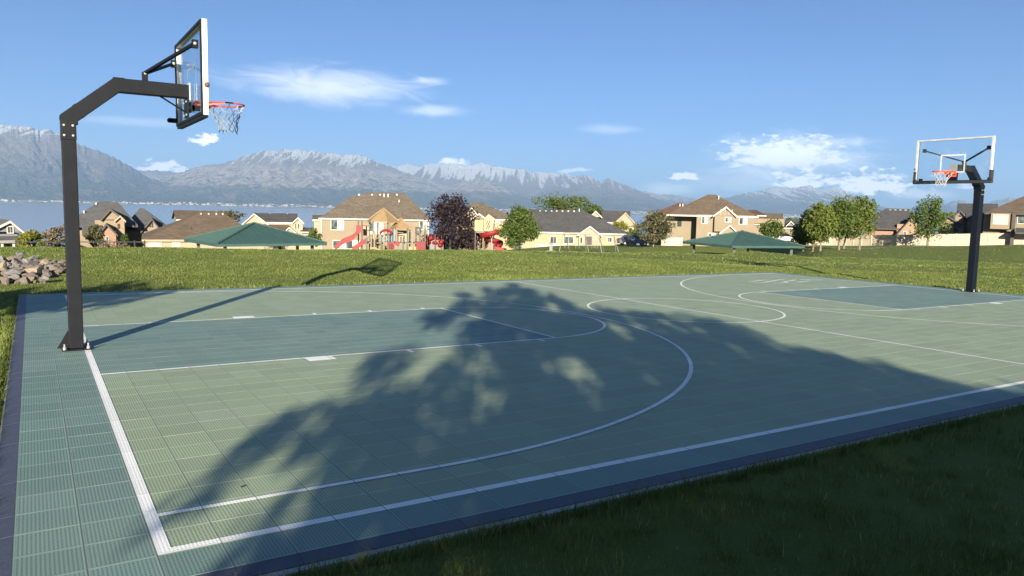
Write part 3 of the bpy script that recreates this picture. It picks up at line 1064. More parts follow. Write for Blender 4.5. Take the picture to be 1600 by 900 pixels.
def hoop(loc, rz, label, steel, pole_w=.152, pad=False, arm_dy=0.0):
    T = empty('basketball_hoop', loc, rz)
    T.rotation_euler = (0, 0, rz)
    tag(T, label, 'basketball hoop', 'basketball hoops at the two ends of the court')
    w = pole_w / 2
    MB().box(-w, w, -w, w, .014, 2.60).build('pole', steel, T, bevel=.008)
    pl = MB().box(-.155, .145, -.165, .165, 0, .016).build('base_plate', steel, T)
    for gx in (-1,):
        MB().prism([(-w - .125, .016), (-w, .016), (-w, .22), (-w - .012, .22)], -.006, .006, 'y').build('gusset', steel, T)
    for bx in (-.128, .118):
        for by in (-.138, .138):
            bolt(pl, (bx, by, .016), (0, 0, 1), .019, .03, 'anchor_nut')
            MB().tube([(bx, by, .04), (bx, by, .085)], .009, 6).build('anchor_stud', MAT_GALV, pl)
    # sleeve, diagonal and horizontal arm
    arm = sweep_square([(0, 2.47), (0, 2.715), (.515, 3.148), (1.315, 3.148)], pole_w + .014, .160).build('arm', steel, T, bevel=.006)
    sweep_square([(.10, 2.80), (.13, 2.825)], pole_w + .020, .168).build('weld_seam', steel, arm)
    MB().box(-.084, -.060, -w - .012, w + .012, 2.70, 2.745).build('weld_plate', steel, arm)
    MB().box(.072, .10, -w - .010, w + .010, 2.655, 2.70).build('weld_plate', steel, arm)
    MB().box(.48, .60, -w - .010, w + .010, 3.226, 3.234).build('weld_plate', steel, arm)
    for sy in (-1, 1):
        for bx in (-.045, .045):
            for bz in (2.52, 2.635):
                bolt(arm, (bx, sy * (w + .007), bz), (0, sy, 0), .014, .012)
    MB().box(1.315, 1.327, -.10, .10, 3.04, 3.25).build('arm_end_plate', MAT_ALU, arm)
    # backboard
    B = empty('backboard', (0, 0, 0))
    B.parent = T
    xb, xf = 1.315 + .022, 1.315 + .062
    y0, y1, z0, z1 = -.925, .925, 2.79, 3.865
    fw_ = .038
    fr_ = MB()
    B2 = MB()
    # mitred frame: outer aluminium channel with a rear lip coloured dark for its shadow
    for (a0, a1, c0, c1) in ((y0, y1, z1 - fw_, z1), (y0, y1, z0, z0 + fw_), (y0, y0 + fw_, z0 + fw_, z1 - fw_), (y1 - fw_, y1, z0 + fw_, z1 - fw_)):
        fr_.box(xb - .012, xf + .006, a0, a1, c0, c1)
    bpy.data.objects.remove(B)
    F = fr_.build('backboard_frame', MAT_ALU, T)
    for (a0, a1, c0, c1) in ((y0 + .004, y1 - .004, z1 - .038, z1 - .004), (y0 + .004, y1 - .004, z0 + .004, z0 + .038), (y0 + .004, y0 + .038, z0 + .038, z1 - .038), (y1 - .038, y1 - .004, z0 + .038, z1 - .038)):
        MB().box(xb - .030, xb - .0125, a0, a1, c0, c1).build('rear_shadow_lip', steel, F)
    MB().box(xb + .012, xb + .024, y0 + fw_ + .001, y1 - fw_ - .001, z0 + fw_ + .001, z1 - fw_ - .001).build('glass_pane', MAT_GLASS, T)
    sq = MB()
    xs0, xs1 = xb + .0245, xb + .0262
    s0, s1, q0, q1, lw = -.305, .305, 3.02, 3.47, .035
    sq.box(xs0, xs1, s0, s1, q1 - lw, q1).box(xs0, xs1, s0, s1, q0, q0 + lw).box(xs0, xs1, s0, s0 + lw, q0 + lw, q1 - lw).box(xs0, xs1, s1 - lw, s1, q0 + lw, q1 - lw)
    sq.build('target_square', MAT_MARK, T)
    for ys in (y0, y1):
        s = 1 if ys > 0 else -1
        MB().box(xb - .010, xf + .004, *sorted((ys, ys + s * .006)), z0 + .16, z1 - .10).build('sunlit_edge_strip', MAT_WHITE, F)  # white finish imitates sun striking the frame's side edge
        MB().box(xb - .011, xf + .005, *sorted((ys, ys + s * .008)), z1 - .10, z1 + .002).build('corner_cap', MAT_ALU, F)
        MB().box(xb - .011, xf + .005, *sorted((ys, ys + s * .008)), z0 - .002, z0 + .16).build('corner_cap', MAT_ALU, F)
    if pad:
        pm_ = MB()
        pm_.box(xb - .035, xf + .028, y0 - .030, y1 + .030, z0 - .035, z0 + .035)
        pm_.box(xb - .035, xf + .028, y0 - .030, y0 + .035, z0 + .035, z0 + .28)
        pm_.box(xb - .035, xf + .028, y1 - .035, y1 + .030, z0 + .035, z0 + .28)
        pm_.build('edge_padding', MAT_RUBBER, T, bevel=.01)
    else:
        MB().box(xb - .02, xf + .004, y0 + .02, y1 - .02, z0 - .028, z0 - .001).build('bottom_rail', steel, F)
    # struts
    MB().box(.80, .86, -.04, .04, 3.226, 3.335).build('strut_bracket', steel, T)
    for s in (-1, 1):
        st = MB().bar((.83, s * .03, 3.325), (xb - .075, s * .78, 3.60), .040, .030).build('strut', steel, T)
        MB().box(xb - .095, xb - .031, s * .78 - .035, s * .78 + .035, 3.555, 3.645).build('strut_lug', steel, st)
        bolt(st, (xb - .07, s * .78 - .036, 3.60), (0, -1, 0), .018, .012)
        bolt(st, (.83, s * .042, 3.318), (0, s, 0), .016, .012)
        lug = MB().box(xb - .12, xb - .031, s * .84 - .022, s * .84 + .022, 2.835, 2.895)
        lug.tube([(xb - .12, s * .84 - .022, 2.865), (xb - .12, s * .84 + .022, 2.865)], .032, 10)
        lug.build('corner_lug', steel, T)
    MB().tube([(.99, 0, 3.07), (xb - .055, 0, 2.90)], .011, 8).build('lower_brace', steel, T)
    mt = MB().box(xb - .055, xb - .031, -.11, .11, 2.83, 3.06).build('rim_mount_plate', steel, T)
    MB().box(xb - .031, xb + .011, -.07, .07, 2.90, 3.02).build('rim_mount_block', steel, T)
    for s in (-.09, .09):
        for zz in (2.86, 3.02):
            bolt(mt, (xb - .055, s, zz), (-1, 0, 0), .013, .012)
    MB().ball((xf - .01, y0 - .012, 3.13), .032, 8, 6).build('edge_knob', MAT_KNOB, F)
    # rim
    xr, zr, rr = xf + .155 + .2286, 3.035, .2286
    rim = MB().tube([(xr + rr * math.cos(a), rr * math.sin(a), zr) for a in np.linspace(0, 2 * math.pi, 41)[:-1]], .0095, 8, True).build('rim', MAT_RIM, T, smooth=True)
    MB().prism([(xf + .007, -.12), (xf + .02, -.12), (xf + .20, -.075), (xf + .20, .075), (xf + .02, .12), (xf + .007, .12)], 2.975, 3.040, 'z').build('rim_plate', MAT_RIM, rim)
    MB().box(xf + .0065, xf + .016, -.125, .125, 2.92, 3.065).build('rim_face_plate', MAT_RIM, rim)
    for s in (-1, 1):
        MB().bar((xf + .012, s * .11, 2.985), (xr - .05, s * (rr - .005), zr - .012), .010, .014).build('rim_brace', MAT_RIM, rim)
    for a in np.linspace(0, 2 * math.pi, 13)[:-1]:
        MB().tube([(xr + rr * math.cos(a - .07), rr * math.sin(a - .07), zr - .008), (xr + (rr - .004) * math.cos(a), (rr - .004) * math.sin(a), zr - .030),
                   (xr + rr * math.cos(a + .07), rr * math.sin(a + .07), zr - .008)], .0035, 5).build('net_hook', MAT_RIM, rim)
    # net: twelve hanging cords that cross into diamonds, blown a little to one side
    nm = MB()
    lv = [(0.030, .224), (.12, .180), (.195, .138), (.245, .124), (.295, .120), (.345, .114)]
    sh = (.03, -.04)
    tr = random.Random(int(abs(loc[0] * 10)) + 2)
    jit = [[(tr.uniform(-.010, .010), tr.uniform(-.010, .010), tr.uniform(-.022, .022)) for _ in range(24)] for _ in lv]

    def npt(k, a12):
        dz, r = lv[k]
        a = 2 * math.pi * a12 / 24
        j = jit[k][int(a12) % 24] if k else (0, 0, 0)
        q = (dz / .4) ** 1.6
        return (xr + sh[0] * q + r * math.cos(a) + j[0], sh[1] * q + r * math.sin(a) + j[1], zr - dz + j[2] * (k / 3))
    for k12 in range(12):
        for dirn in (-1, 1):
            path = [npt(0, k12 * 2)]
            for k in range(1, len(lv)):
                path.append(npt(k, (k12 * 2 + dirn * (k - 0) * (1 if k else 0)) % 24))
            nm.tube(path, .0036, 5)
    nm.build('net', MAT_NET, T)
    return T


hoop((-.071, -.10, court_z(-.07, -.1) + .001), 0.0, 'black steel basketball hoop with glass backboard at the near left end of court', MAT_STEEL)
hoop((20.24, -.14, court_z(20.24, -.1) + .001), math.pi, 'navy basketball hoop with padded glass backboard facing us at the far right end', MAT_STEEL_NAVY, pole_w=.175, pad=True)
# ------------------------------------------------------------------ a place on the land seen along a bearing
class Site:
    def __init__(self, name, label, cat, px, dist, rot=0.0, group=None, z=None):
        p = on_ground(px, dist)
        if z is not None:
            p[2] = z
        self.o = p
        az = math.atan2(p[0] - CAM[0], p[1] - CAM[1])
        self.a = -az + rot
        self.T = empty(name, p, self.a)
        tag(self.T, label, cat, group)
        self.X = np.array([math.cos(self.a), math.sin(self.a), 0])
        self.Y = np.array([-math.sin(self.a), math.cos(self.a), 0])

    def L(self, px, py, y=0.0):
        """local x, z where the sight line through a pixel meets the plane at local depth y"""
        d = ray(px, py)
        c = self.o + self.Y * y - CAM
        k = (c @ self.Y) / (d @ self.Y)
        q = CAM + d * k - self.o
        return float(q @ self.X), float(q[2])


# paints and roofs
def shingle(name, c1, c2):
    m, t, b, out = new_mat(name)
    co = N(t, 'ShaderNodeTexCoord').outputs['Object']
    s = N(t, 'ShaderNodeSeparateXYZ')
    t.links.new(co, s.inputs[0])
    row = M(t, 'FLOOR', M(t, 'DIVIDE', s.outputs[2], .085))
    cv = N(t, 'ShaderNodeCombineXYZ')
    t.links.new(M(t, 'FLOOR', M(t, 'ADD', M(t, 'DIVIDE', M(t, 'ADD', s.outputs[0], s.outputs[1]), .3), M(t, 'MULTIPLY', row, .37))), cv.inputs[0])
    t.links.new(row, cv.inputs[1])
    wn = N(t, 'ShaderNodeTexWhiteNoise', noise_dimensions='2D')
    t.links.new(cv.outputs[0], wn.inputs['Vector'])
    c = MIX(t, wn.outputs['Value'], c1, c2)
    c = MIX(t, M(t, 'MULTIPLY', SMOOTH(t, NOISE(t, co, .5, 4.0), .4, .7), .35), c, tuple(v * .75 for v in c1))
    setc(t, b, 'Base Color', c)
    b.inputs['Roughness'].default_value = .95
    b.inputs['Specular IOR Level'].default_value = .15
    bump(t, b, M(t, 'FRACT', M(t, 'DIVIDE', s.outputs[2], .085)), .5, .02)
    return m


def stucco(name, c1):
    return pm(name, c1, tuple(v * .86 for v in c1), .7, .9, .5, 14.0, spec=.1)


def brick(name, c1, c2):
    m, t, b, out = new_mat(name)
    co = N(t, 'ShaderNodeTexCoord').outputs['Object']
    mp = N(t, 'ShaderNodeMapping')
    mp.inputs['Rotation'].default_value = (math.pi / 2, 0, 0)
    t.links.new(co, mp.inputs[0])
    bk = N(t, 'ShaderNodeTexBrick')
    t.links.new(mp.outputs[0], bk.inputs['Vector'])
    bk.inputs['Scale'].default_value = 2.0
    bk.inputs['Color1'].default_value = (*c1, 1)
    bk.inputs['Color2'].default_value = (*c2, 1)
    bk.inputs['Mortar'].default_value = (.30, .27, .23, 1)
    setc(t, b, 'Base Color', bk.outputs[0])
    b.inputs['Roughness'].default_value = .95
    return m


R_GREY = shingle('charcoal_shingles', (.060, .060, .064), (.092, .090, .090))
R_SLATE = shingle('slate_grey_shingles', (.085, .085, .088), (.125, .122, .120))
R_BROWN = shingle('brown_shingles', (.105, .078, .056), (.150, .115, .085))
R_TAUPE = shingle('taupe_shingles', (.105, .085, .064), (.165, .138, .105))
R_RED = shingle('red_brown_shingles', (.100, .060, .046), (.140, .085, .065))
W_TAN = stucco('tan_stucco', (.232, .186, .134))
W_CREAM = stucco('cream_stucco', (.31, .262, .19))
W_YELLOW = stucco('pale_yellow_stucco', (.335, .275, .175))
W_BEIGE = stucco('beige_stucco', (.225, .185, .130))
W_GREYBLUE = stucco('grey_blue_siding', (.16, .17, .19))
W_BRICK = brick('red_tan_brick', (.26, .135, .085), (.20, .105, .070))
W_BRICKTAN = brick('tan_brick', (.26, .165, .095), (.21, .13, .075))
W_STONE = brick('stone_veneer', (.22, .18, .14), (.16, .13, .11))
TRIM = pm('white_trim', (.44, .41, .36), (.38, .355, .31), 2.0, .6)
TRIM_TAN = pm('tan_trim', (.34, .26, .17), (.29, .22, .15), 2.0, .7)
TRIM_DARK = pm('dark_brown_trim', (.045, .036, .032), (.06, .05, .045), 2.0, .7)
VENT = pm('white_roof_vent', (.34, .33, .31), (.28, .27, .26), 3.0, .6)
mpane, t, b, out = new_mat('window_glass')
co = N(t, 'ShaderNodeTexCoord').outputs['Object']
setc(t, b, 'Base Color', MIX(t, SMOOTH(t, NOISE(t, co, 1.3, 3.0), .4, .65), (.035, .045, .05), (.10, .12, .12)))
b.inputs['Roughness'].default_value = .06
PANE = mpane
BLIND = pm('window_blind', (.42, .40, .33), (.36, .34, .28), 1.0, .7)


class House(Site):
    D = 10.0

    def wall(self, xl, xr, yt, yb, depth, mat, y0=0.0, sink=1.5):
        x0, z1 = self.L(xl, yt, y0)
        x1, _ = self.L(xr, yt, y0)
        z0 = self.L((xl + xr) / 2, yb, y0)[1] - sink
        return MB().box(x0, x1, y0, y0 + depth, z0, z1).build('wall', mat, self.T)

    def hip(self, xl, xr, ye, rl, rr, yr, depth, mat, y0=0.0, over=.45, fascia=None, name='roof'):
        ea = self.L(xl, ye, y0 - over)
        eb = self.L(xr, ye, y0 - over)
        ze = (ea[1] + eb[1]) / 2
        ym = y0 + depth / 2
        ra, rb = self.L(rl, yr, ym), self.L(rr, yr, ym)
        zr = (ra[1] + rb[1]) / 2
        x0, x1, ya, yb = ea[0], eb[0], y0 - over, y0 + depth + over
        m_ = MB()
        b_ = [(x0, ya, ze), (x1, ya, ze), (x1, yb, ze), (x0, yb, ze)]
        r0, r1 = (ra[0], ym, zr), (rb[0], ym, zr)
        if abs(rb[0] - ra[0]) < .05:
            r1 = r0
            m_.poly([b_[0], b_[1], r0]).poly([b_[1], b_[2], r0]).poly([b_[2], b_[3], r0]).poly([b_[3], b_[0], r0])
        else:
            m_.poly([b_[0], b_[1], r1, r0]).poly([b_[1], b_[2], r1]).poly([b_[2], b_[3], r0, r1]).poly([b_[3], b_[0], r0])
        m_.poly(b_[::-1])
        R = m_.build(name, mat, self.T)
        fa = MB()
        fa.box(x0 + .03, x1 - .03, ya + .03, yb - .03, ze - .22, ze - .004)
        fa.build('fascia', fascia or TRIM, R)
        return R

    def gable(self, xl, xr, ye, xa, ya_, depth, rmat, wmat, y0=0.0, over=.35, trim=None, thick=.16, name='gable'):
        """front gable: triangle of wall towards the viewer, two roof slopes behind it"""
        a, b_ = self.L(xl, ye, y0), self.L(xr, ye, y0)
        c_ = self.L(xa, ya_, y0)
        ze = (a[1] + b_[1]) / 2
        G = MB().prism([(a[0] + .25, ze - .02), (b_[0] - .25, ze - .02), (c_[0], c_[1] - .22)], y0 + .02, y0 + .3).build(name, wmat, self.T)
        slopes = MB()
        for (e, s) in ((a, -1), (b_, 1)):
            dx, dz = c_[0] - e[0], c_[1] - ze
            slopes.prism([(e[0], ze), (c_[0], c_[1]), (c_[0], c_[1] - thick), (e[0], ze - thick)], y0 - over, y0 + depth)
        slopes.build('roof', rmat, self.T)
        for e in (a, b_):
            MB().prism([(e[0], ze - .03), (c_[0], c_[1] - .03), (c_[0], c_[1] - .28), (e[0], ze - .28)], y0 - over - .05, y0 - over - .004).build('bargeboard', trim or TRIM, self.T)
        return G

    def side_gable(self, xl, xr, ye, yr, depth, mat, wmat, y0=0.0, over=.4, fascia=None):
        """ridge runs across the view; end walls to left and right"""
        a, b_ = self.L(xl, ye, y0 - over), self.L(xr, ye, y0 - over)
        ze = (a[1] + b_[1]) / 2
        ym = y0 + depth / 2
        zr = self.L((xl + xr) / 2, yr, ym)[1]
        m_ = MB()
        th = .16
        m_.prism([(y0 - over, ze), (ym, zr), (y0 + depth + over, ze), (y0 + depth + over, ze - th), (ym, zr - th), (y0 - over, ze - th)], a[0], b_[0], 'x')
        R = m_.build('roof', mat, self.T)
        MB().prism([(y0 + .1, ze - th), (ym, zr - th - .05), (y0 + depth - .1, ze - th)], a[0] + .35, b_[0] - .35, 'x').build('gable', wmat, self.T)
        MB().box(a[0] + .02, b_[0] - .02, y0 - over - .05, y0 - over - .004, ze - .24, ze - .02).build('fascia', fascia or TRIM, R)
        return R

    def window(self, xl, xr, yt, yb, y0=0.0, panes=2, blind=False, trim=None, name='window'):
        x0, z1 = self.L(xl, yt, y0)
        x1, _ = self.L(xr, yt, y0)
        z0 = self.L(xl, yb, y0)[1]
        fw_ = min(.10, (x1 - x0) * .16)
        f = MB()
        f.box(x0, x1, y0 - .07, y0 - .004, z1 - fw_, z1).box(x0, x1, y0 - .07, y0 - .004, z0, z0 + fw_)
        f.box(x0, x0 + fw_, y0 - .07, y0 - .004, z0 + fw_, z1 - fw_).box(x1 - fw_, x1, y0 - .07, y0 - .004, z0 + fw_, z1 - fw_)
        W = f.build(name, trim or TRIM, self.T)
        xs = np.linspace(x0 + fw_, x1 - fw_, panes + 1)
        for k in range(panes):
            MB().box(xs[k] + .02, xs[k + 1] - .02, y0 - .035, y0 - .006, z0 + fw_ + .002, z1 - fw_ - .002).build('pane', BLIND if (blind and (k % 2 == 1 or blind == 2)) else PANE, W)
        for k in range(1, panes):
            MB().box(xs[k] - .019, xs[k] + .019, y0 - .05, y0 - .006, z0 + fw_ + .002, z1 - fw_ - .002).build('mullion', trim or TRIM, W)
        return W

    def door(self, xl, xr, yt, yb, y0=0.0, mat=None):
        x0, z1 = self.L(xl, yt, y0)
        x1, _ = self.L(xr, yt, y0)
        z0 = self.L(xl, yb, y0)[1]
        d = MB().box(x0, x1, y0 - .06, y0 - .004, z0, z1).build('door', mat or TRIM, self.T)
        MB().ball((x1 - .12, y0 - .09, z0 + 1.0), .04, 6, 4).build('handle', MAT_GALV, d)
        return d

    def vent(self, px, py, y, w=.22, h=.35, mat=None):
        w, h = w * .8, h * (.55 if h < .45 else .8)
        x, z = self.L(px, py, y)
        m_ = MB().box(x - w / 2, x + w / 2, y - w / 2, y + w / 2, z - h * 1.4, z + h * .3)
        m_.box(x - w * .62, x + w * .62, y - w * .62, y + w * .62, z + h * .3, z + h * .45)
        return m_.build('roof_vent', mat or VENT, self.T)
# ------------------------------------------------------------------ the houses
GH = 'houses below the park'
# far left, grey gable with white trim
h = House('house', 'grey gabled house with white trim at the far left edge', 'house', 12, 92, .12, GH, z=-6.2)
h.wall(-60, 34, 366, 392, 9, W_GREYBLUE)
h.gable(-22, 37, 362, 15, 344, 9, R_SLATE, W_GREYBLUE, 0)
h.side_gable(-80, -4, 360, 342, 9, R_SLATE, W_GREYBLUE, 1.0)
h.window(10, 21, 353, 365, 0, 2)
h.side_gable(-50, 40, 376, 369, 3.5, R_SLATE, W_GREYBLUE, -2.6, .2)
for px in (3, 21, 33, 37):
    x, z = h.L(px, 376, -2.4)
    MB().box(x - .1, x + .1, -2.5, -2.3, z - 3.2, z).build('porch_post', TRIM, h.T)

# dark roofed house with stacked gables
h = House('house', 'large dark roofed house with stacked gables right beside the hoop pole', 'house', 160, 108, .0, GH, z=-8.0)
h.wall(118, 196, 360, 392, 12, W_TAN, 1.2)
h.hip(98, 216, 352, 155, 184, 315, 15, R_SLATE, 1.6, fascia=TRIM_DARK)
h.wall(148, 196, 344, 380, 6, W_BEIGE, .4)
h.gable(157, 197, 343, 172.5, 326, 8, R_SLATE, W_TAN, .3, trim=TRIM_DARK)
h.wall(181, 194, 340, 380, 3, W_BRICKTAN, -.6)
h.gable(178, 196.5, 344.5, 187.5, 336, 4, R_SLATE, W_BRICKTAN, -.6, trim=TRIM_TAN)
h.window(183.3, 187.2, 349.5, 357.5, -.6, 1, trim=TRIM_DARK)
h.wall(156, 181, 361, 392, 4, W_BRICK, -2.4)
h.gable(153, 184, 366.5, 166.5, 349, 5, R_SLATE, W_BRICK, -2.4, trim=TRIM_DARK)
h.side_gable(128, 160, 366, 346, 6, R_SLATE, W_BEIGE, -1.6, fascia=TRIM_DARK)
h.window(165, 170, 369, 379, -2.4, 1)
h.vent(150, 318, 8)
h.vent(131, 330, 5)

# its neighbour, a pyramid roof with one tall gable
h = House('house', 'dark hip roofed house with one tall tan gable and two slit windows', 'house', 228, 112, .0, GH, z=-8.2)
h.wall(196, 258, 358, 392, 11, W_TAN, .5)
h.hip(190, 268, 359, 218, 225, 325.5, 14, R_SLATE, .5, fascia=TRIM_DARK)
h.gable(218, 255, 363.5, 237.5, 341, 7, R_SLATE, W_TAN, -.4, trim=TRIM_DARK)
h.wall(221, 252, 364, 392, 4, W_BEIGE, -.3)
h.window(233, 235.2, 348, 355, -.4, 1, trim=TRIM_DARK)
h.window(236.6, 238.8, 348, 355, -.4, 1, trim=TRIM_DARK)

# brown roof behind
h = House('house', 'brown gable roof showing above the long brown roof', 'house', 322, 140, .1, GH, z=-9)
h.wall(280, 368, 343, 380, 9, W_CREAM, .4)
h.side_gable(275, 372, 343, 329, 10, R_BROWN, W_CREAM, .4)
for px in (298, 318, 338):
    h.vent(px, 331, 5)

# long brown hip roof
h = House('house', 'long low house with broad brown hip roof and cream wall', 'house', 300, 90, .05, GH, z=-6.6)
h.wall(226, 402, 373, 394, 12, W_CREAM, .5)
h.hip(221, 412, 374.5, 314, 349, 332, 15, R_BROWN, .5, fascia=TRIM_TAN)
h.window(231, 253, 377, 385.5, .5, 3, 2)
h.window(269, 282, 378, 386, .5, 2, 2)
for px in (314, 326, 338, 348):
    h.vent(px, 334, 7.4)
h.vent(297, 356, 3, .15, .4, TRIM_DARK)

# two storey house with dark roof
h = House('house', 'cream two storey house with dark roof above the left pavilion', 'house', 432, 135, .0, GH, z=-9)
h.wall(384, 472, 346, 392, 9, W_CREAM, .6)
h.side_gable(396, 466, 347, 333, 9, R_GREY, W_CREAM, .8)
h.gable(378, 420, 350, 397, 333, 8, R_GREY, W_CREAM, .2)
h.wall(458, 473, 346, 380, 3, W_CREAM, -.3)
h.gable(456, 475, 348, 465.5, 339, 5, R_GREY, W_CREAM, -.3)
h.window(460.5, 463.5, 349, 358, -.3, 1)
h.window(465, 468, 349, 358, -.3, 1)
h.side_gable(405, 452, 360, 351, 5, R_BROWN, W_CREAM, -2.5)
h.gable(440, 466, 366, 452, 354, 5, R_BROWN, W_CREAM, -3)
h.wall(400, 462, 363, 392, 4, W_CREAM, -2.2)
h.side_gable(470, 488, 362, 355.5, 5, R_GREY, W_CREAM, -1.0)
h.wall(472, 486, 362, 392, 4, W_CREAM, -.8)
h.vent(422, 334, 5)
h.vent(449, 334, 5)

# the big tan house behind the playground
h = House('house', 'tan two level house with big taupe hip roof behind the playground', 'house', 586, 112, .0, GH, z=-5.2)
h.wall(501.5, 670, 341, 390, 13, W_TAN, 0)
h.hip(497, 674, 342, 574, 632, 301, 15, R_TAUPE, 0)
h.hip(498.5, 610, 341.4, 552, 575, 305, 12, R_TAUPE, .4, name='lower_roof')
h.window(516.5, 537.5, 343, 359.5, 0, 2, 1)
h.window(519.5, 562, 375, 389, 0, 4, 1)
h.window(655, 667, 345, 359, 0, 2, 1)
h.door(577, 599, 346, 366, 0, TRIM)
h.window(577, 583, 346, 362, -.062, 1)
h.wall(600, 609, 346, 368, 2, W_TAN, -.4)
for px in (561, 581.5, 594, 620):
    h.vent(px, 303.5, 6.4, .34, .26)
for px in (600, 606.5):
    h.vent(px, 306, 6.2, .26, .85)
h.vent(623.5, 314, 4.6, .18, .5)
for px in (638.5, 652):
    h.vent(px, 339, .8, .12, .28, TRIM_DARK)
x0, z1 = h.L(670, 343, -.02)
MB().box(x0 - .12, x0, -.11, -.01, z1 - 6.5, z1).build('downpipe', TRIM, h.T)
x0, z1 = h.L(501.5, 343, -.02)
MB().box(x0, x0 + .12, -.11, -.01, z1 - 6.5, z1).build('downpipe', TRIM, h.T)
# its low wing on the left
h = House('house', 'cream walled house half hidden left of the big tan house', 'house', 494, 128, .0, GH, z=-7)
h.wall(490.5, 512, 343, 392, 8, W_CREAM, 0)
h.side_gable(488, 520, 343, 336, 8, R_TAUPE, W_CREAM, .2)

# tan gable house between plum tree and round tree
h = House('house', 'tan house with two white trimmed gables behind the spiral slide', 'house', 750, 118, .0, GH, z=-5.2)
h.wall(714, 806, 341, 394, 10, W_TAN, .5)
h.hip(708, 812, 342, 740, 750, 315.5, 13, R_TAUPE, .8)
h.gable(717, 757, 346, 737, 324, 6, R_TAUPE, W_TAN, -.2)
h.wall(720, 756, 343, 394, 3, W_TAN, 0)
h.gable(735, 762, 342.5, 749, 333, 5, R_TAUPE, W_TAN, -1.0)
h.wall(737, 760, 342, 394, 2, W_TAN, -.9)
h.gable(770, 790, 352, 775, 344, 4, R_TAUPE, W_YELLOW, -.6)
h.wall(768, 800, 352, 394, 2, W_YELLOW, -.5)

# yellow ranch house
h = House('house', 'long pale yellow house with charcoal roof behind the swing set', 'house', 908, 116, .0, GH, z=hz(908, 384, 116))
h.wall(812, 979, 363.5, 384, 12, W_YELLOW, .4, .6)
h.hip(818, 986, 363.5, 826, 910, 327.5, 15, R_GREY, .4)
h.gable(902, 941, 367, 922, 352.5, 6, R_GREY, W_CREAM, -.5)
h.wall(905, 938, 366.5, 384, 1.0, W_CREAM, -.5, .6)
h.window(859, 870.5, 368.5, 381, .4, 2)
h.window(880.5, 897, 369, 381, .4, 2)
h.window(906, 911, 370, 381, -.5, 1)
h.door(916, 925, 369.5, 382.5, -.5, TRIM_DARK)
h.window(948.5, 957, 370, 379, .4, 2)
h.window(965, 976, 372, 380, .4, 2, trim=TRIM_DARK)
for px in (844, 853, 862, 870, 879, 888, 897):
    h.vent(px, 329.3, 7.3, .30, .22)
h.vent(905, 330, 7.4, .2, 1.1)
h.vent(929, 340.5, 5.6, .3, .25)
h.vent(846, 341, 5.0, .14, .3, TRIM_DARK)
x0, zz = h.L(836, 383, .4)
x1, _ = h.L(985, 383, .4)
MB().box(x0, x1, .25, .38, zz - .6, zz + .18).build('foundation', TRIM, h.T)

# gable house behind it
h = House('house', 'cream gabled house behind the yellow house, dark roof', 'house', 955, 150, .0, GH, z=-8)
h.wall(920, 996, 347, 384, 9, W_CREAM, .5)
h.side_gable(918, 985, 347, 329, 10, R_GREY, W_CREAM, .6)
h.gable(955, 997, 353, 977.5, 331.5, 9, R_GREY, W_CREAM, 0, trim=TRIM_TAN)
h.gable(921, 941, 339, 931, 329, 5, R_GREY, W_CREAM, -.6)

# red brown roofs behind the right hand tan house
h = House('house', 'red brown hip roof house left behind the two storey tan house', 'house', 1052, 128, .0, GH, z=-5)
h.wall(1012, 1080, 338, 390, 10, W_BEIGE, .5)
h.hip(1003, 1092, 341, 1060, 1068, 317, 13, R_RED, .5, fascia=TRIM_DARK)
h.vent(1062.5, 320, 5.4, .22, .5)
h.vent(1067, 320, 5.4, .22, .5)
h.hip(1034, 1062, 356, 1042, 1050, 345, 5, R_RED, -3.0, fascia=TRIM_TAN)
h.wall(1036, 1060, 355, 390, 4, W_TAN, -3.0)
# two storey tan house with brown roof
h = House('house', 'two storey tan house with brown hip roof behind the right pavilion', 'house', 1125, 112, .0, GH, z=hz(1125, 386, 112))
h.wall(1089, 1179, 335, 388, 11, W_TAN, 0)
h.wall(1043, 1089, 335, 388, 9, W_BEIGE, 3.0)
h.hip(1041, 1186, 336.5, 1106, 1118, 304, 13, R_BROWN, .4)
h.wall(1117, 1149, 335, 362, .8, W_TAN, -.8, 0)
h.gable(1114, 1152, 337, 1135, 322, 6, R_BROWN, W_TAN, -.9)
h.window(1096, 1106.5, 337.5, 349.5, 0, 2, 1, TRIM)
h.window(1132.5, 1143, 339, 347.5, -.8, 2, 1)
h.window(1154.5, 1168, 339, 351, 0, 2, 1)
h.gable(1124, 1155, 364, 1141, 350.5, 5, R_BROWN, W_TAN, -1.2)
h.wall(1126, 1153, 362.5, 388, 1.2, W_TAN, -1.2)
h.window(1106, 1118, 363.5, 370, 0, 2, 1)
x, z = h.L(1062, 343, 3.0)
MB().box(x - .3, x + .3, 2.9, 2.996, z - 1.0, z).build('window', PANE, h.T)
h.vent(1123, 309, 5.4, .2, .8)
h.vent(1124, 319, 3.6, .16, .3, TRIM_DARK)
for px in (1126, 1133, 1139, 1144):
    x, z = h.L(px, 330, -.9)
    MB().box(x - .05, x + .05, -.93, -.885, z - .55, z + .25).build('batten', TRIM_TAN, h.T)

h = House('house', 'plain brown gable roof house right behind the two storey tan house', 'house', 1195, 140, .0, GH, z=-5)
h.wall(1165, 1226, 341, 390, 9, W_BEIGE, .5)
h.side_gable(1160, 1224, 350, 333, 11, R_BROWN, W_BEIGE, .5)
h.hip(1160, 1198, 336, 1170, 1182, 328, 9, R_RED, 4)
h = House('house', 'small far house with dark roof between the pavilion trees', 'house', 1236, 190, .0, GH, z=-7)
h.wall(1222, 1252, 355, 375, 8, W_BEIGE, .5)
h.side_gable(1219, 1256, 356, 344, 9, R_GREY, W_BEIGE, .5)
h.gable(1228, 1244, 353, 1236, 345, 5, R_GREY, W_GREYBLUE, -.5)

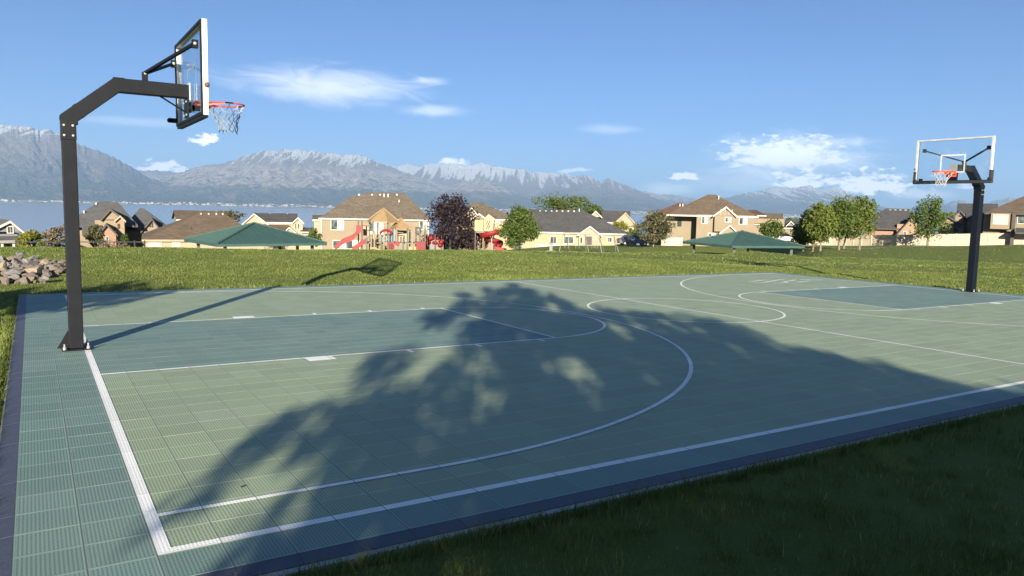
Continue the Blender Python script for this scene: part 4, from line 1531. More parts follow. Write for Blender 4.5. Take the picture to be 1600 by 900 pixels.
# right: brick house with dark roof behind the fence
h = House('house', 'brick house with dark hip roof behind the fence right of the tree row', 'house', 1390, 142, .0, GH, z=hz(1390, 384, 142) - .4)
h.wall(1352, 1402, 356, 386, 10, W_BRICK, 1.0)
h.wall(1402, 1441, 350, 386, 9, W_BRICKTAN, 0)
h.hip(1340, 1446, 357, 1384, 1421, 326, 15, R_GREY, .4, fascia=TRIM_DARK)
h.gable(1399, 1464, 368, 1426, 338, 8, R_GREY, W_BRICKTAN, -.3, trim=TRIM_DARK)
h.window(1411, 1417.5, 361, 367.5, -.3, 2)
for px in (1391, 1399, 1407, 1415):
    h.vent(px, 328, 7.4, .4, .24)
h.vent(1365, 332, 7, .25, .9)

h = House('house', 'tan house with grey stone gable left of the right hoop pole', 'house', 1500, 138, .0, GH, z=hz(1500, 384, 138))
h.wall(1493, 1552, 334, 388, 11, W_TAN, 2.0)
h.side_gable(1494, 1560, 336.5, 318, 12, R_GREY, W_TAN, 2.2, fascia=TRIM_DARK)
h.gable(1490, 1509, 337, 1501, 328.5, 6, R_GREY, W_TAN, 1.2, trim=TRIM_DARK)
h.wall(1493, 1507, 337, 388, 3, W_TAN, 1.3)
h.window(1499, 1506, 335.5, 338.5, 1.2, 1, trim=TRIM_DARK)
h.gable(1459, 1512, 355, 1481, 336.5, 8, R_GREY, W_BEIGE, -1.0, trim=TRIM_DARK)
h.gable(1480, 1502, 355, 1490.5, 347.5, 5, R_GREY, W_BEIGE, -2.0, trim=TRIM_DARK)
for px in (1486, 1501.5):
    x, z = h.L(px, 354, -2.0)
    MB().box(x - .35, x + .35, -2.2, -1.5, z - 5, z).build('porch_pillar', W_STONE, h.T)
h.wall(1466, 1480, 355, 388, 4, W_BEIGE, -.6)
h.window(1489.5, 1499, 354, 360, .8, 1, trim=TRIM_DARK)
h.wall(1480, 1509, 353, 388, 4, W_TAN, .9)
h.side_gable(1509, 1536, 340, 333, 4, R_GREY, W_TAN, .2, fascia=TRIM_DARK)
h.wall(1512, 1534, 340, 388, 3, W_BRICKTAN, .4)

h = House('house', 'broad brown roofed house with bay window at the right edge', 'house', 1590, 124, .0, GH, z=hz(1590, 384, 124))
h.wall(1538, 1690, 333, 388, 11, W_BEIGE, 1.0)
h.hip(1538, 1700, 333.5, 1606, 1640, 304, 15, R_BROWN, .4, fascia=TRIM_DARK)
h.wall(1549, 1582, 333, 358, 1.6, W_TAN, -.6, 0)
h.window(1552, 1576, 335, 350.5, -.6, 2, 2, TRIM)
h.wall(1582, 1588, 333, 386, .5, TRIM_DARK, -.9)
h.window(1590, 1640, 334, 350, .98, 3, 1)
h.window(1533.5, 1537.5, 338, 354, .98, 1) if False else None
h.side_gable(1586, 1680, 364, 357, 3, R_GREY, W_BEIGE, -2.4, fascia=TRIM_DARK)

# ------------------------------------------------------------------ vinyl fence on the right, panel by panel
VINYL = pm('beige_vinyl', (.38, .325, .24), (.34, .29, .215), .8, .55, .1, 6)
F = Site('vinyl_fence', 'long beige vinyl privacy fence in front of the right hand houses', 'fence', 1450, 127)
fence_px = np.array([1206, 1216, 1226, 1236, 1246, 1256, 1266, 1276, 1287, 1298, 1309, 1320, 1332, 1345, 1360, 1378, 1400, 1422, 1443, 1467, 1492, 1518, 1542, 1570, 1596, 1622, 1648, 1674, 1700])
fence_d = np.interp(fence_px, [1206, 1300, 1378, 1400, 1700], [131, 131, 127, 124, 124])
prev = None
for px, d in zip(fence_px, fence_d):
    g = on_ground(px, d)
    zt = float(at_dist(px, np.interp(px, [1206, 1300, 1445, 1600, 1700], [373.5, 368.5, 366.5, 364, 363]), d)[2])
    q = np.array([g[0], g[1], max(g[2] + 1.5, zt)])
    lp = (q - F.o)
    lx, ly = float(lp @ F.X), float(lp @ F.Y)
    post = MB().box(lx - .07, lx + .07, ly - .07, ly + .07, g[2] - F.o[2] - .3, q[2] - F.o[2] + .06)
    post.hexa([(lx - .085, ly - .085, q[2] - F.o[2] + .06), (lx + .085, ly - .085, q[2] - F.o[2] + .06), (lx + .085, ly + .085, q[2] - F.o[2] + .06), (lx - .085, ly + .085, q[2] - F.o[2] + .06)],
              [(lx - .01, ly - .01, q[2] - F.o[2] + .12), (lx + .01, ly - .01, q[2] - F.o[2] + .12), (lx + .01, ly + .01, q[2] - F.o[2] + .12), (lx - .01, ly + .01, q[2] - F.o[2] + .12)])
    post.build('fence_post', VINYL, F.T)
    if prev is not None:
        (ax, ay, ab, at), (bx_, by, bb, bt) = prev, (lx, ly, g[2] - F.o[2] - .1, q[2] - F.o[2] - .02)
        e = .072
        L_ = math.hypot(bx_ - ax, by - ay)
        ux, uy = (bx_ - ax) / L_, (by - ay) / L_
        nx, ny = -uy * .02, ux * .02
        ax, ay, bx2, by2 = ax + ux * e, ay + uy * e, bx_ - ux * e, by - uy * e
        MB().hexa([(ax - nx, ay - ny, ab), (bx2 - nx, by2 - ny, bb), (bx2 + nx, by2 + ny, bb), (ax + nx, ay + ny, ab)],
                  [(ax - nx, ay - ny, at), (bx2 - nx, by2 - ny, bt), (bx2 + nx, by2 + ny, bt), (ax + nx, ay + ny, at)]).build('fence_panel', VINYL, F.T)
        MB().bar((ax, ay, at + .005), (bx2, by2, bt + .005), .075, .10).build('fence_rail', VINYL, F.T)
    prev = (lx, ly, g[2] - F.o[2] - .1, q[2] - F.o[2] - .02)
# short cream wall by the tan house
F2 = House('vinyl_fence', 'short pale fence section left of the two storey tan house', 'fence', 1050, 112, z=hz(1050, 383.5, 112))
xs = [1034, 1045, 1056, 1066]
for a, b_ in zip(xs[:-1], xs[1:]):
    x0, z1 = F2.L(a, 371.2, 0)
    x1, _ = F2.L(b_, 371.2, 0)
    MB().box(x0 + .06, x1 - .06, -.02, .02, -.4, z1).build('fence_panel', VINYL, F2.T)
for a in xs:
    x0, z1 = F2.L(a, 371.2, 0)
    MB().box(x0 - .058, x0 + .058, -.06, .06, -.4, z1 + .08).build('fence_post', VINYL, F2.T)

# ------------------------------------------------------------------ thin black rail fence on the left
IRON = pm('black_iron', (.008, .008, .009), (.012, .012, .012), 5, .6)
F3 = Site('iron_fence', 'low black metal rail fence on the grass crest at the left', 'fence', 110, 47)
pts = []
for px in (-60, -20, 25, 72, 120, 165, 210, 226):
    q = at_dist(px, 377.2, 47)
    g = on_ground(px, 47)
    lp = q - F3.o
    pts.append((float(lp @ F3.X), float(lp @ F3.Y), float(lp[2]), g[2] - F3.o[2]))
for k, (x, y, z, zb) in enumerate(pts):
    MB().box(x - .035, x + .035, y - .035, y + .035, zb - .3, z + .06).build('fence_post', IRON, F3.T)
    if k:
        a = pts[k - 1]
        MB().bar((a[0] + .036, a[1], a[2] - .03), (x - .036, y, z - .03), .035, .05).build('top_rail', IRON, F3.T)
# ------------------------------------------------------------------ pavilions
R_GREEN = pm('green_standing_seam_metal', (.034, .075, .066), (.044, .088, .078), 1.2, .45, .0, 10, spec=.45)
P_DARK = pm('dark_green_steel_post', (.014, .024, .022), (.02, .03, .028), 4, .5)


def pavilion(px, dist, corners, peak, floor_drop, label):
    """corners: pixel of left, near and right eave corner; square hip roof on posts"""
    (lx, ly), (nx_, ny_), (rx, ry) = corners
    S = Site('picnic_pavilion', label, 'pavilion', px, dist)
    cx, zp = S.L(*peak)
    dl = (S.L(rx, 380)[0] - S.L(lx, 380)[0]) / 2
    dn = cx - S.L(nx_, 380)[0]
    ang = math.atan2(dn, dl)
    hd = math.hypot(dl, dn)
    ze = S.L((lx + rx) / 2, (ly + ry) / 2)[1]
    c4 = []
    for k in range(4):     # near, right, far, left
        a = -math.pi / 2 - ang + k * math.pi / 2
        c4.append((cx + hd * math.cos(a), hd * math.sin(a)))
    pk = (cx, 0, zp)
    R = MB()
    for k in range(4):
        a, b_ = c4[k], c4[(k + 1) % 4]
        R.poly([(a[0], a[1], ze), (b_[0], b_[1], ze), pk])
    R.poly([(p[0], p[1], ze - .02) for p in c4][::-1])
    roof = R.build('roof', R_GREEN, S.T)
    for k in range(4):
        a, b_ = Vector((*c4[k], ze)), Vector((*c4[(k + 1) % 4], ze))
        MB().bar(a + Vector((0, 0, -.10)), b_ + Vector((0, 0, -.10)), .06, .2).build('eave_trim', R_GREEN, roof)
        MB().bar(a + Vector((0, 0, .05)), Vector(pk) + Vector((0, 0, .05)), .20, .06).build('hip_cap', R_GREEN, roof)
        n = (b_ - a).cross(Vector(pk) - a).normalized()
        m_ = (a + b_) / 2
        if k == 2:
            continue
        cnt = int((b_ - a).length / .42)
        for q in range(1, cnt):
            w = q / cnt
            s0 = a + (b_ - a) * w
            up = (Vector(pk) - m_)
            frac = 1 - abs(2 * w - 1)
            s1 = s0 + up * frac * .985
            if (s1 - s0).length > .25:
                MB().bar(s0 + n * .025, s1 + n * .025, .035, .05, up=n).build('seam', R_GREEN, roof)
    fl = ze - floor_drop
    for k in range(4):
        x, y = c4[k][0] * .80 + cx * .20, c4[k][1] * .80
        MB().box(x - .12, x + .12, y - .12, y + .12, fl - .5, ze - .01).build('post', P_DARK, S.T)
    x, y = (c4[0][0] + c4[1][0]) / 2 * .8 + cx * .2, (c4[0][1] + c4[1][1]) / 2 * .8
    MB().box(min(c4[3][0], c4[0][0]) * .0 + cx - hd * .62, cx + hd * .62, -hd * .62, hd * .62, fl - .6, fl).build('floor', slm, S.T)
    return S


pavilion(400, 66, ((289, 371.5), (344, 383), (511, 381.5)), (397.5, 348.5), 2.5, 'green metal roofed picnic pavilion on the left beside the tan house')
pavilion(1162, 80, ((1067, 377.8), (1146, 386), (1258, 384.3)), (1160, 361), 2.5, 'green metal roofed picnic pavilion on the right in front of trees')

# ------------------------------------------------------------------ playground
RED = pm('red_plastic', (.205, .017, .018), (.165, .015, .017), 1.5, .5, spec=.25)
TANP = pm('tan_plastic', (.30, .205, .10), (.26, .175, .09), 1.5, .5)
TANROOF = pm('tan_fabric_roof', (.26, .175, .09), (.225, .15, .08), 1.5, .6)
POSTC = pm('brown_taupe_post', (.12, .10, .085), (.10, .085, .075), 2, .5)
POSTG = pm('slate_post', (.10, .125, .12), (.085, .105, .10), 2, .5)
BLUEP = pm('slate_blue_panel', (.12, .17, .19), (.10, .14, .165), 2, .5)
GREYM = pm('grey_galvanised_pipe', (.30, .29, .27), (.24, .23, .22), 4, .5, metal=.2)
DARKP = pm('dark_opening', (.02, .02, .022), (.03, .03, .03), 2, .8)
S = Site('play_structure', 'large playground climber with red slides and two tan peaked roofs', 'playground', 600, 75)
G0 = -.6


def trough(path, w, hgt, name, parent, mat, y):
    """open slide: floor and two side walls along a path in the xz plane"""
    for nm_, ya, yb, h0, h1 in (('slide_bed', y - w / 2, y + w / 2, -.04, .04), ('slide_wall', y - w / 2 - .05, y - w / 2 - .002, -.12, hgt), ('slide_wall', y + w / 2 + .002, y + w / 2 + .05, -.12, hgt)):
        m_ = MB()
        for k in range(len(path) - 1):
            a, b_ = path[k], path[k + 1]
            m_.hexa([(a[0], ya, a[1] + h0), (b_[0], ya, b_[1] + h0), (b_[0], yb, b_[1] + h0), (a[0], yb, a[1] + h0)],
                    [(a[0], ya, a[1] + h1), (b_[0], ya, b_[1] + h1), (b_[0], yb, b_[1] + h1), (a[0], yb, a[1] + h1)])
        m_.build(nm_, mat, parent)


def spath(S, pts, y=0):
    p = [S.L(a, b_, y) for a, b_ in pts]
    out = []
    for k in range(len(p) - 1):       # smooth
        for q in range(4):
            w = q / 4
            p0, p1, p2, p3 = p[max(k - 1, 0)], p[k], p[k + 1], p[min(k + 2, len(p) - 1)]
            out.append(tuple(.5 * ((2 * p1[i]) + (-p0[i] + p2[i]) * w + (2 * p0[i] - 5 * p1[i] + 4 * p2[i] - p3[i]) * w * w + (-p0[i] + 3 * p1[i] - 3 * p2[i] + p3[i]) * w ** 3) for i in (0, 1)))
    out.append(p[-1])
    return out


def spart(name, x0p, x1p, y0p, y1p, mat, y=0.0, th=.06, S_=None):
    S_ = S_ or S
    x0, z1 = S_.L(x0p, y0p, y)
    x1, _ = S_.L(x1p, y0p, y)
    z0 = S_.L(x0p, y1p, y)[1]
    return MB().box(x0, x1, y - th / 2, y + th / 2, z0, z1).build(name, mat, S_.T)


sl = empty('wave_slide', (0, 0, 0))
sl.parent = S.T
trough(spath(S, [(567, 360), (560, 363), (555, 370), (547, 375.5), (537, 379), (529, 385), (523.5, 390)], -1.0), .55, .42, 'slide', sl, RED, -1.0)
sl = empty('short_slide', (0, 0, 0))
sl.parent = S.T
trough(spath(S, [(573, 378), (566, 381), (558, 387), (550.5, 391)], -1.6), .5, .34, 'slide', sl, RED, -1.6)
spart('slide_hood', 556.5, 566, 352.2, 363, RED, -1.32, .05)
spart('slide_hood', 556.5, 566, 352.2, 363, RED, -.66, .05)
for k, (px, pt, yy, mt) in enumerate([(560, 345, .4, POSTC), (565.5, 345, -1.3, POSTC), (577.5, 346, .9, POSTG), (583, 346, -1.4, POSTG), (590.5, 346, 1.0, POSTC), (606, 346, -1.2, POSTC), (613, 357, -1.3, POSTG),
                                      (622, 357, .6, POSTC), (636.5, 357, -1.3, POSTG), (640.5, 357, .6, POSTG), (650, 355, -.3, POSTC), (664, 352, .3, POSTC), (573, 372, -2.0, POSTG), (580, 368, -2.0, TANP), (585.5, 362, -2.0, TANP),
                                      (596, 368, -2.1, POSTG), (600, 372, -2.0, TANP), (630, 372, -2.0, POSTG), (645, 372, -2.1, TANP), (656, 358, -1.8, POSTG), (664.5, 358, -1.6, POSTC)]):
    x, zt = S.L(px, pt, yy)
    MB().tube([(x, yy, G0), (x, yy, zt)], .065, 8).build('post', mt, S.T)
    MB().ball((x, yy, zt), .085, 8, 4, .6).build('post_cap', mt, S.T)
# peaked roofs
def peak_roof(px, py, xl, xr, ye, n, y, rot, name='roof'):
    cx, zp = S.L(px, py, y)
    x0, ze = S.L(xl, ye, y)
    x1, _ = S.L(xr, ye, y)
    r = (x1 - x0) / 2
    cc = (x0 + x1) / 2
    m_ = MB()
    ring = [(cc + r * math.cos(rot + 2 * math.pi * k / n), y + r * math.sin(rot + 2 * math.pi * k / n), ze) for k in range(n)]
    for k in range(n):
        m_.poly([ring[k], ring[(k + 1) % n], (cx, y, zp)])
        a, b_ = Vector(ring[k]), Vector(ring[(k + 1) % n])
        m_.poly([a, b_, b_ - Vector((0, 0, .16)), a - Vector((0, 0, .16))])
    R = m_.build(name, TANROOF, S.T)
    for k in range(n):
        MB().bar(Vector(ring[k]) + Vector((0, 0, .03)), (cx, y, zp + .03), .07, .05).build('roof_rib', TANP, R)
    return R


peak_roof(599.5, 325.5, 573, 624, 344.5, 6, -.2, math.pi / 6 + .25)
peak_roof(626.5, 341, 608.5, 645, 356, 4, -.4, math.pi / 4 + .35)
for (a, b_, c0, c1, mt, yy) in ((594, 601, 368, 377, BLUEP, -.4), (602, 618, 366, 378, BLUEP, .3), (612.5, 617.5, 357.5, 377, BLUEP, -1.0), (606, 612, 378.5, 391, RED, -1.9), (613, 616.5, 378.5, 391, RED, -1.8),
                                (617.5, 624, 377.5, 383.5, RED, -1.6), (650.5, 656, 378, 391, RED, -1.9), (657, 664, 378, 391, RED, -1.7), (639, 650, 385.5, 391, TANP, -1.9), (623, 636, 360, 378, TANP, .5),
                                (567.5, 577, 353, 368, TANP, 1.0), (583, 588, 365, 374, TANP, -1.9), (620, 628, 384, 391, POSTC, -1.4), (578, 588, 386.5, 388.5, TANP, -2.0), (588, 596, 388.5, 391, TANP, -1.9)):
    spart('panel', a, b_, c0, c1, mt, yy)
for (a, b_, c0, c1) in ((625.5, 627.5, 369.5, 378), (630.3, 632.3, 369.5, 378), (608, 609.2, 381, 390), (610.2, 611, 381, 390), (614.2, 615.2, 383, 386)):
    spart('slot', a, b_, c0, c1, DARKP, .46 if c0 < 375 else -1.94, .02)
for (a, b_, c0) in ((566, 592, 378.5), (604, 640, 378.8), (640, 666, 378.8)):
    x0, z = S.L(a, c0, -1.2)
    x1, _ = S.L(b_, c0, -1.2)
    MB().box(x0, x1, -1.35, 1.0, z - .1, z).build('deck', POSTC, S.T)
ar = []
for a in np.linspace(0, math.pi, 13):
    x, z = S.L(603 - 9 * math.cos(a), 366 - 6.5 * math.sin(a), -1.5)
    ar.append((x, -1.5, z))
MB().tube(ar, .12, 8).build('red_arch', RED, S.T)
for (p0, p1, yy) in (((566, 352.5), (577, 353.5), -1.0), ((614, 362), (630, 364), -1.0), ((640, 362), (664, 361), -.8), ((578, 372), (596, 372), -2.0), ((596, 378), (606, 374), -2.0)):
    a, b_ = S.L(*p0, yy), S.L(*p1, yy)
    MB().tube([(a[0], yy, a[1]), (b_[0], yy, b_[1])], .035, 6).build('rail', RED if p0[1] < 353 else GREYM, S.T)
x, z = S.L(653.5, 361, -1.0)
MB().ball((x, -1.0, z), .28, 10, 6, 1.5).build('bell_panel', POSTC, S.T)
wheel = [S.L(645.5 + 3 * math.cos(a), 374 + 5 * math.sin(a), -1.6) for a in np.linspace(0, 2 * math.pi, 17)[:-1]]
MB().tube([(p[0], -1.6, p[1]) for p in wheel], .035, 6, True).build('ring_climber', GREYM, S.T)
# red wavy climber standing right of it, seen through the plum leaves
S2 = Site('play_climber', 'red moulded playground climber half hidden by the dark plum tree', 'playground', 678, 77)
rc = random.Random(9)
for k in range(9):
    px, py = 666 + k * 3.0 + rc.uniform(-1, 1), 366 + rc.uniform(0, 14) + k * .7
    x, z = S2.L(px, py, rc.uniform(-.6, .6))
    MB().ball((x, rc.uniform(-.4, .4), z), rc.uniform(.20, .34), 8, 6, .8).build('climbing_hold', RED, S2.T, smooth=True)
for px in (668, 680, 690):
    x, z = S2.L(px, 366, 0)
    MB().tube([(x, 0, -.4), (x, 0, z)], .06, 8).build('post', POSTC, S2.T)
spart('climbing_wall', 664, 693, 374, 390, POSTC, .25, .06, S2)

# spiral slide tower
S3 = Site('play_tower', 'playground tower with tan slotted panel and red spiral slide', 'playground', 766, 76)
m_ = MB()
pa = [S3.L(a, b_, -.3) for a, b_ in ((756.5, 341), (760.5, 337.5), (763.5, 334.5), (767.5, 337.5), (772.5, 341), (769.5, 361.5), (757, 360.5))]
m_.prism(pa, -.36, -.28).build('shield_panel', TANP, S3.T)
for (p0, p1) in (((759.5, 351), (762, 344.8)), ((763, 350.5), (765.6, 344.8)), ((759.8, 357.5), (764, 349)), ((763, 357.5), (765.5, 351.5))):
    a, b_ = S3.L(*p0, -.37), S3.L(*p1, -.37)
    MB().bar((a[0], -.372, a[1]), (b_[0], -.372, b_[1]), .07, .018, up=(0, 1, 0)).build('slot', DARKP, S3.T)
YEL = pm('yellow_green_panel', (.27, .24, .07), (.24, .21, .07), 1.5, .5)
spart('side_panel', 742, 756, 344, 361, YEL, .35, .06, S3)
for (px, pt, yy) in ((755.5, 343, -.5), (772, 343, .6), (743, 346, .6), (757.5, 361, .6)):
    x, z = S3.L(px, pt, yy)
    MB().tube([(x, yy, -.5), (x, yy, z)], .06, 8).build('post', POSTC if px != 755.5 else TANP, S3.T)
x0, zd = S3.L(744, 361.5, 0)
x1, _ = S3.L(773, 361.5, 0)
MB().box(x0, x1, -.6, .7, zd - .1, zd).build('deck', POSTC, S3.T)
cxs, zt = S3.L(768.5, 360, -.3)
_, zb = S3.L(768.5, 388, -.3)
hel = []
nh = 40
for k in range(nh + 1):
    w = k / nh
    a = math.radians(20 - 440 * w)
    hel.append((cxs + .78 * math.cos(a), -.1 + .78 * math.sin(a) * 1.0, zt + (zb - zt) * w))
sp_ = MB()
for k in range(nh):       # half pipe
    for seg in range(7):
        pts4 = []
        for kk, ss in ((k, seg), (k + 1, seg), (k + 1, seg + 1), (k, seg + 1)):
            c_ = Vector(hel[kk])
            rad = Vector((c_.x - cxs, c_.y + .1, 0)).normalized()
            th = math.pi * (ss / 7) * 1.15 - .1
            pts4.append(c_ + rad * (-math.cos(th) * .40) + Vector((0, 0, .28 - math.sin(th) * .40)))
        sp_.poly(pts4)
so = sp_.build('spiral_slide', RED, S3.T, smooth=True)
md = so.modifiers.new('wall', 'SOLIDIFY')
md.thickness = .05
MB().tube([(cxs, -.1, zb - .4), (cxs, -.1, zt + .3)], .07, 8).build('centre_post', GREYM, S3.T)
e0 = Vector(hel[-1])
MB().hexa([(e0.x - .1, e0.y - .4, e0.z - .12), (e0.x + 1.1, e0.y - .4, e0.z - .2), (e0.x + 1.1, e0.y + .3, e0.z - .2), (e0.x - .1, e0.y + .3, e0.z - .12)],
          [(e0.x - .1, e0.y - .4, e0.z + .25), (e0.x + 1.1, e0.y - .4, e0.z + .02), (e0.x + 1.1, e0.y + .3, e0.z + .02), (e0.x - .1, e0.y + .3, e0.z + .25)]).build('slide_exit', RED, S3.T)
MB().box(cxs - 1.4, cxs + 2.0, -1.6, .9, zb - .5, zb - .26).build('landing_pad', slm, S3.T)

# swing set
S4 = Site('swing_set', 'grey pipe swing set on the lawn before the yellow house', 'swing set', 920, 84)
yb_ = 1.5
tops = [(880.5, 363.5), (914, 365.8), (935, 367.0), (959.5, 369.2)]
tp = [S4.L(a, b_, 0) for a, b_ in tops]
MB().tube([(p[0], 0, p[1]) for p in tp], .05, 8).build('top_beam', GREYM, S4.T)
for k, (a, feet) in enumerate(zip(tops, [(872.5, 893), (916.5, 921), (941, 946), (963, 968)])):
    for j, fx in enumerate(feet):
        yy = (-yb_, yb_)[j]
        tx, tz = S4.L(*a, 0)
        fx_, fz = S4.L(fx, 394.5, yy)
        MB().tube([(tx, 0, tz), (fx_, yy, fz - .3)], .042, 8).build('leg', (GREYM, POSTG)[(k + j) % 2], S4.T)
for px in (886, 903, 928, 931.5):
    a, tz = S4.L(px, 364.5 + (px - 880) * .06, 0)
    _, sz = S4.L(px, 388.5, 0)
    sw = MB().box(a - .22, a + .22, -.09, .09, sz, sz + .04).build('swing_seat', DARKP, S4.T)
    for s in (-.2, .2):
        MB().tube([(a + s, 0, sz + .03), (a + s * .9, 0, tz)], .012, 5).build('chain', GREYM, sw)
# slim green bollard-like bin post
S5 = Site('park_post', 'slim slate green post standing on the lawn left of the swing set', 'post', 860.5, 74)
x, zt = S5.L(860.5, 378.5, 0)
pb = MB().box(-.16, .16, -.16, .16, -.3, zt - .08).build('shaft', POSTG, S5.T, bevel=.02)
MB().hexa([(-.19, -.19, zt - .078), (.19, -.19, zt - .078), (.19, .19, zt - .078), (-.19, .19, zt - .078)], [(-.12, -.12, zt), (.12, -.12, zt), (.12, .12, zt), (-.12, .12, zt)]).build('cap', POSTG, S5.T)
MB().box(-.35, .3, -.3, .3, -.4, .03).build('footing', slm, S5.T)

# pale path on the right
pth = MB()
pl_ = []
for k in range(25):
    px = 1312 + k * 12
    d = np.interp(px, [1312, 1360, 1440, 1500, 1600], [96, 97, 104, 112, 121])
    pl_.append((on_ground(px, d), on_ground(px, d + 2.4)))
for a, b_ in zip(pl_[:-1], pl_[1:]):
    u = .05
    pth.poly([a[0] + [0, 0, u], b_[0] + [0, 0, u], b_[1] + [0, 0, u], a[1] + [0, 0, u]])
tag(pth.build('footpath', slm), kind='structure')

# ------------------------------------------------------------------ parked cars glimpsed between trees
GLASSD = pm('car_glass', (.02, .024, .03), (.03, .035, .04), 2, .1)
TYRE = pm('tyre_rubber', (.015, .015, .015), (.025, .025, .025), 9, .9)
LAMP = pm('lamp_lens', (.45, .42, .38), (.4, .38, .35), 5, .2)


def car(px, dist, rot, col, label, z=None):
    c_ = Site('parked_car', label, 'car', px, dist, rot, 'cars parked by the houses', z=z)
    paint = pm('car_paint', col, tuple(v * .9 for v in col), .6, .3, spec=.6)
    prof = [(-2.2, .35), (2.15, .35), (2.25, .62), (2.15, .85), (1.25, 1.0), (-1.9, 1.02), (-2.25, .9)]
    MB().prism(prof, -.88, .88).build('body', paint, c_.T, bevel=.05)
    MB().hexa([(-1.75, -.80, 1.0), (1.15, -.80, 1.0), (1.15, .80, 1.0), (-1.75, .80, 1.0)], [(-1.2, -.66, 1.5), (.35, -.66, 1.5), (.35, .66, 1.5), (-1.2, .66, 1.5)]).build('cabin_glass', GLASSD, c_.T)
    MB().box(-1.18, .33, -.65, .65, 1.503, 1.53).build('roof', paint, c_.T, bevel=.01)
    for x in (-1.4, 1.4):
        for y in (-.80, .80):
            w = MB().tube([(x, y - .1, .32), (x, y + .1, .32)], .32, 14).build('wheel', TYRE, c_.T)
            MB().tube([(x, y - .115, .32), (x, y + .115, .32)], .18, 10).build('rim', MAT_ALU, w)
    for y in (-.65, .65):
        MB().box(2.2, 2.26, y - .16, y + .16, .65, .78).build('headlight', LAMP, c_.T)
        MB().box(-2.29, -2.235, y - .14, y + .14, .72, .85).build('tail_light', RED, c_.T)
    return c_


car(989, 109, .25, (.07, .085, .11), 'slate blue parked car beside the yellow house', z=hz(989, 383.8, 109))
car(1222, 128, .5, (.45, .45, .44), 'white parked car glimpsed behind the right pavilion roof', z=hz(1222, 379, 128))
# ------------------------------------------------------------------ foliage
def leaf_mat(name, dark, light, trans=.25, straw=None):
    m = bpy.data.materials.new(name)
    m.use_nodes = True
    t = m.node_tree
    t.nodes.clear()
    o = N(t, 'ShaderNodeOutputMaterial')
    at = N(t, 'ShaderNodeAttribute')
    at.attribute_name = 'tint'
    P = world_pos(t)
    raw = at.outputs['Fac']
    f = M(t, 'ADD', M(t, 'MULTIPLY', raw, .75), M(t, 'MULTIPLY', NOISE(t, P, .9, 3.0), .35), clamp=True)
    c = MIX(t, f, dark, light)
    if straw:
        c = MIX(t, M(t, 'GREATER_THAN', raw, 1.5), c, straw)
    b = N(t, 'ShaderNodeBsdfPrincipled')
    t.links.new(c, b.inputs['Base Color'])
    b.inputs['Roughness'].default_value = .6
    b.inputs['Specular IOR Level'].default_value = .25
    tl = N(t, 'ShaderNodeBsdfTranslucent')
    t.links.new(c, tl.inputs[0])
    mx = N(t, 'ShaderNodeMixShader')
    mx.inputs[0].default_value = trans
    t.links.new(b.outputs[0], mx.inputs[1])
    t.links.new(tl.outputs[0], mx.inputs[2])
    t.links.new(mx.outputs[0], o.inputs['Surface'])
    return m


def mesh_np(name, v, f, mat, tint=None, smooth=False):
    """v (n,3), f (m,k) arrays"""
    me = bpy.data.meshes.new(name)
    k = f.shape[1]
    me.vertices.add(len(v))
    me.vertices.foreach_set('co', np.ascontiguousarray(v, np.float32).ravel())
    me.loops.add(f.size)
    me.loops.foreach_set('vertex_index', np.ascontiguousarray(f, np.int32).ravel())
    me.polygons.add(len(f))
    me.polygons.foreach_set('loop_start', np.arange(0, f.size, k, dtype=np.int32))
    me.update(calc_edges=True)
    me.validate()
    if tint is not None:
        a = me.attributes.new('tint', 'FLOAT', 'POINT')
        a.data.foreach_set('value', np.ascontiguousarray(tint, np.float32))
    me.materials.append(mat)
    return me


def leaves(centres, size, rng, tint, up=.0, aspect=.6):
    """one folded leaf (two triangles) per centre"""
    n = len(centres)
    d = rng.normal(size=(n, 3))
    d[:, 2] += up
    d /= np.linalg.norm(d, axis=1)[:, None]
    e = rng.normal(size=(n, 3))
    e -= d * (e * d).sum(1)[:, None]
    e /= np.linalg.norm(e, axis=1)[:, None]
    nn = np.cross(d, e)
    s = (size * rng.uniform(.6, 1.35, n))[:, None]
    a = centres - d * s * .5
    b = centres + e * s * aspect * .5 + nn * s * .12
    c = centres + d * s * .5
    g = centres - e * s * aspect * .5 + nn * s * .12
    v = np.stack([a, b, c, g], 1).reshape(-1, 3)
    f = np.arange(4 * n).reshape(n, 4)
    return v, f, np.repeat(tint, 4)


BARK = pm('bark', (.085, .065, .050), (.055, .042, .034), 6, .9, .8, 20)
BARK_PALE = pm('pale_bark', (.20, .165, .13), (.14, .115, .09), 6, .9, .8, 20)


def limb_mesh(base, tips, r0, rng, lean=(0, 0), trunk_top=None):
    m_ = MB()
    base = np.array(base, float)
    tt = np.array(trunk_top, float)
    k = 6
    path, rad = [], []
    wob = rng.normal(size=(k + 1, 2)) * r0 * .35
    for i in range(k + 1):
        w = i / k
        p = base * (1 - w) + tt * w
        p[:2] += wob[i] * (0 if i in (0,) else 1)
        path.append(tuple(p))
        rad.append(r0 * (1.25 if i == 0 else 1.0 - .72 * w))
    m_.tube(path, rad, 8)
    for tip in tips:
        w = rng.uniform(.35, .95)
        j = w * k
        i = min(int(j), k - 1)
        s = np.array(path[i]) * (1 - (j - i)) + np.array(path[i + 1]) * (j - i)
        mid = s * .5 + np.array(tip) * .5 + np.array([0, 0, .06 * np.linalg.norm(np.array(tip) - s)]) + rng.normal(size=3) * .04 * np.linalg.norm(np.array(tip) - s)
        rr = r0 * (1 - .72 * w) * .55
        m_.tube([tuple(s), tuple(mid), tuple(tip)], [rr, rr * .6, rr * .2], 6)
    return m_


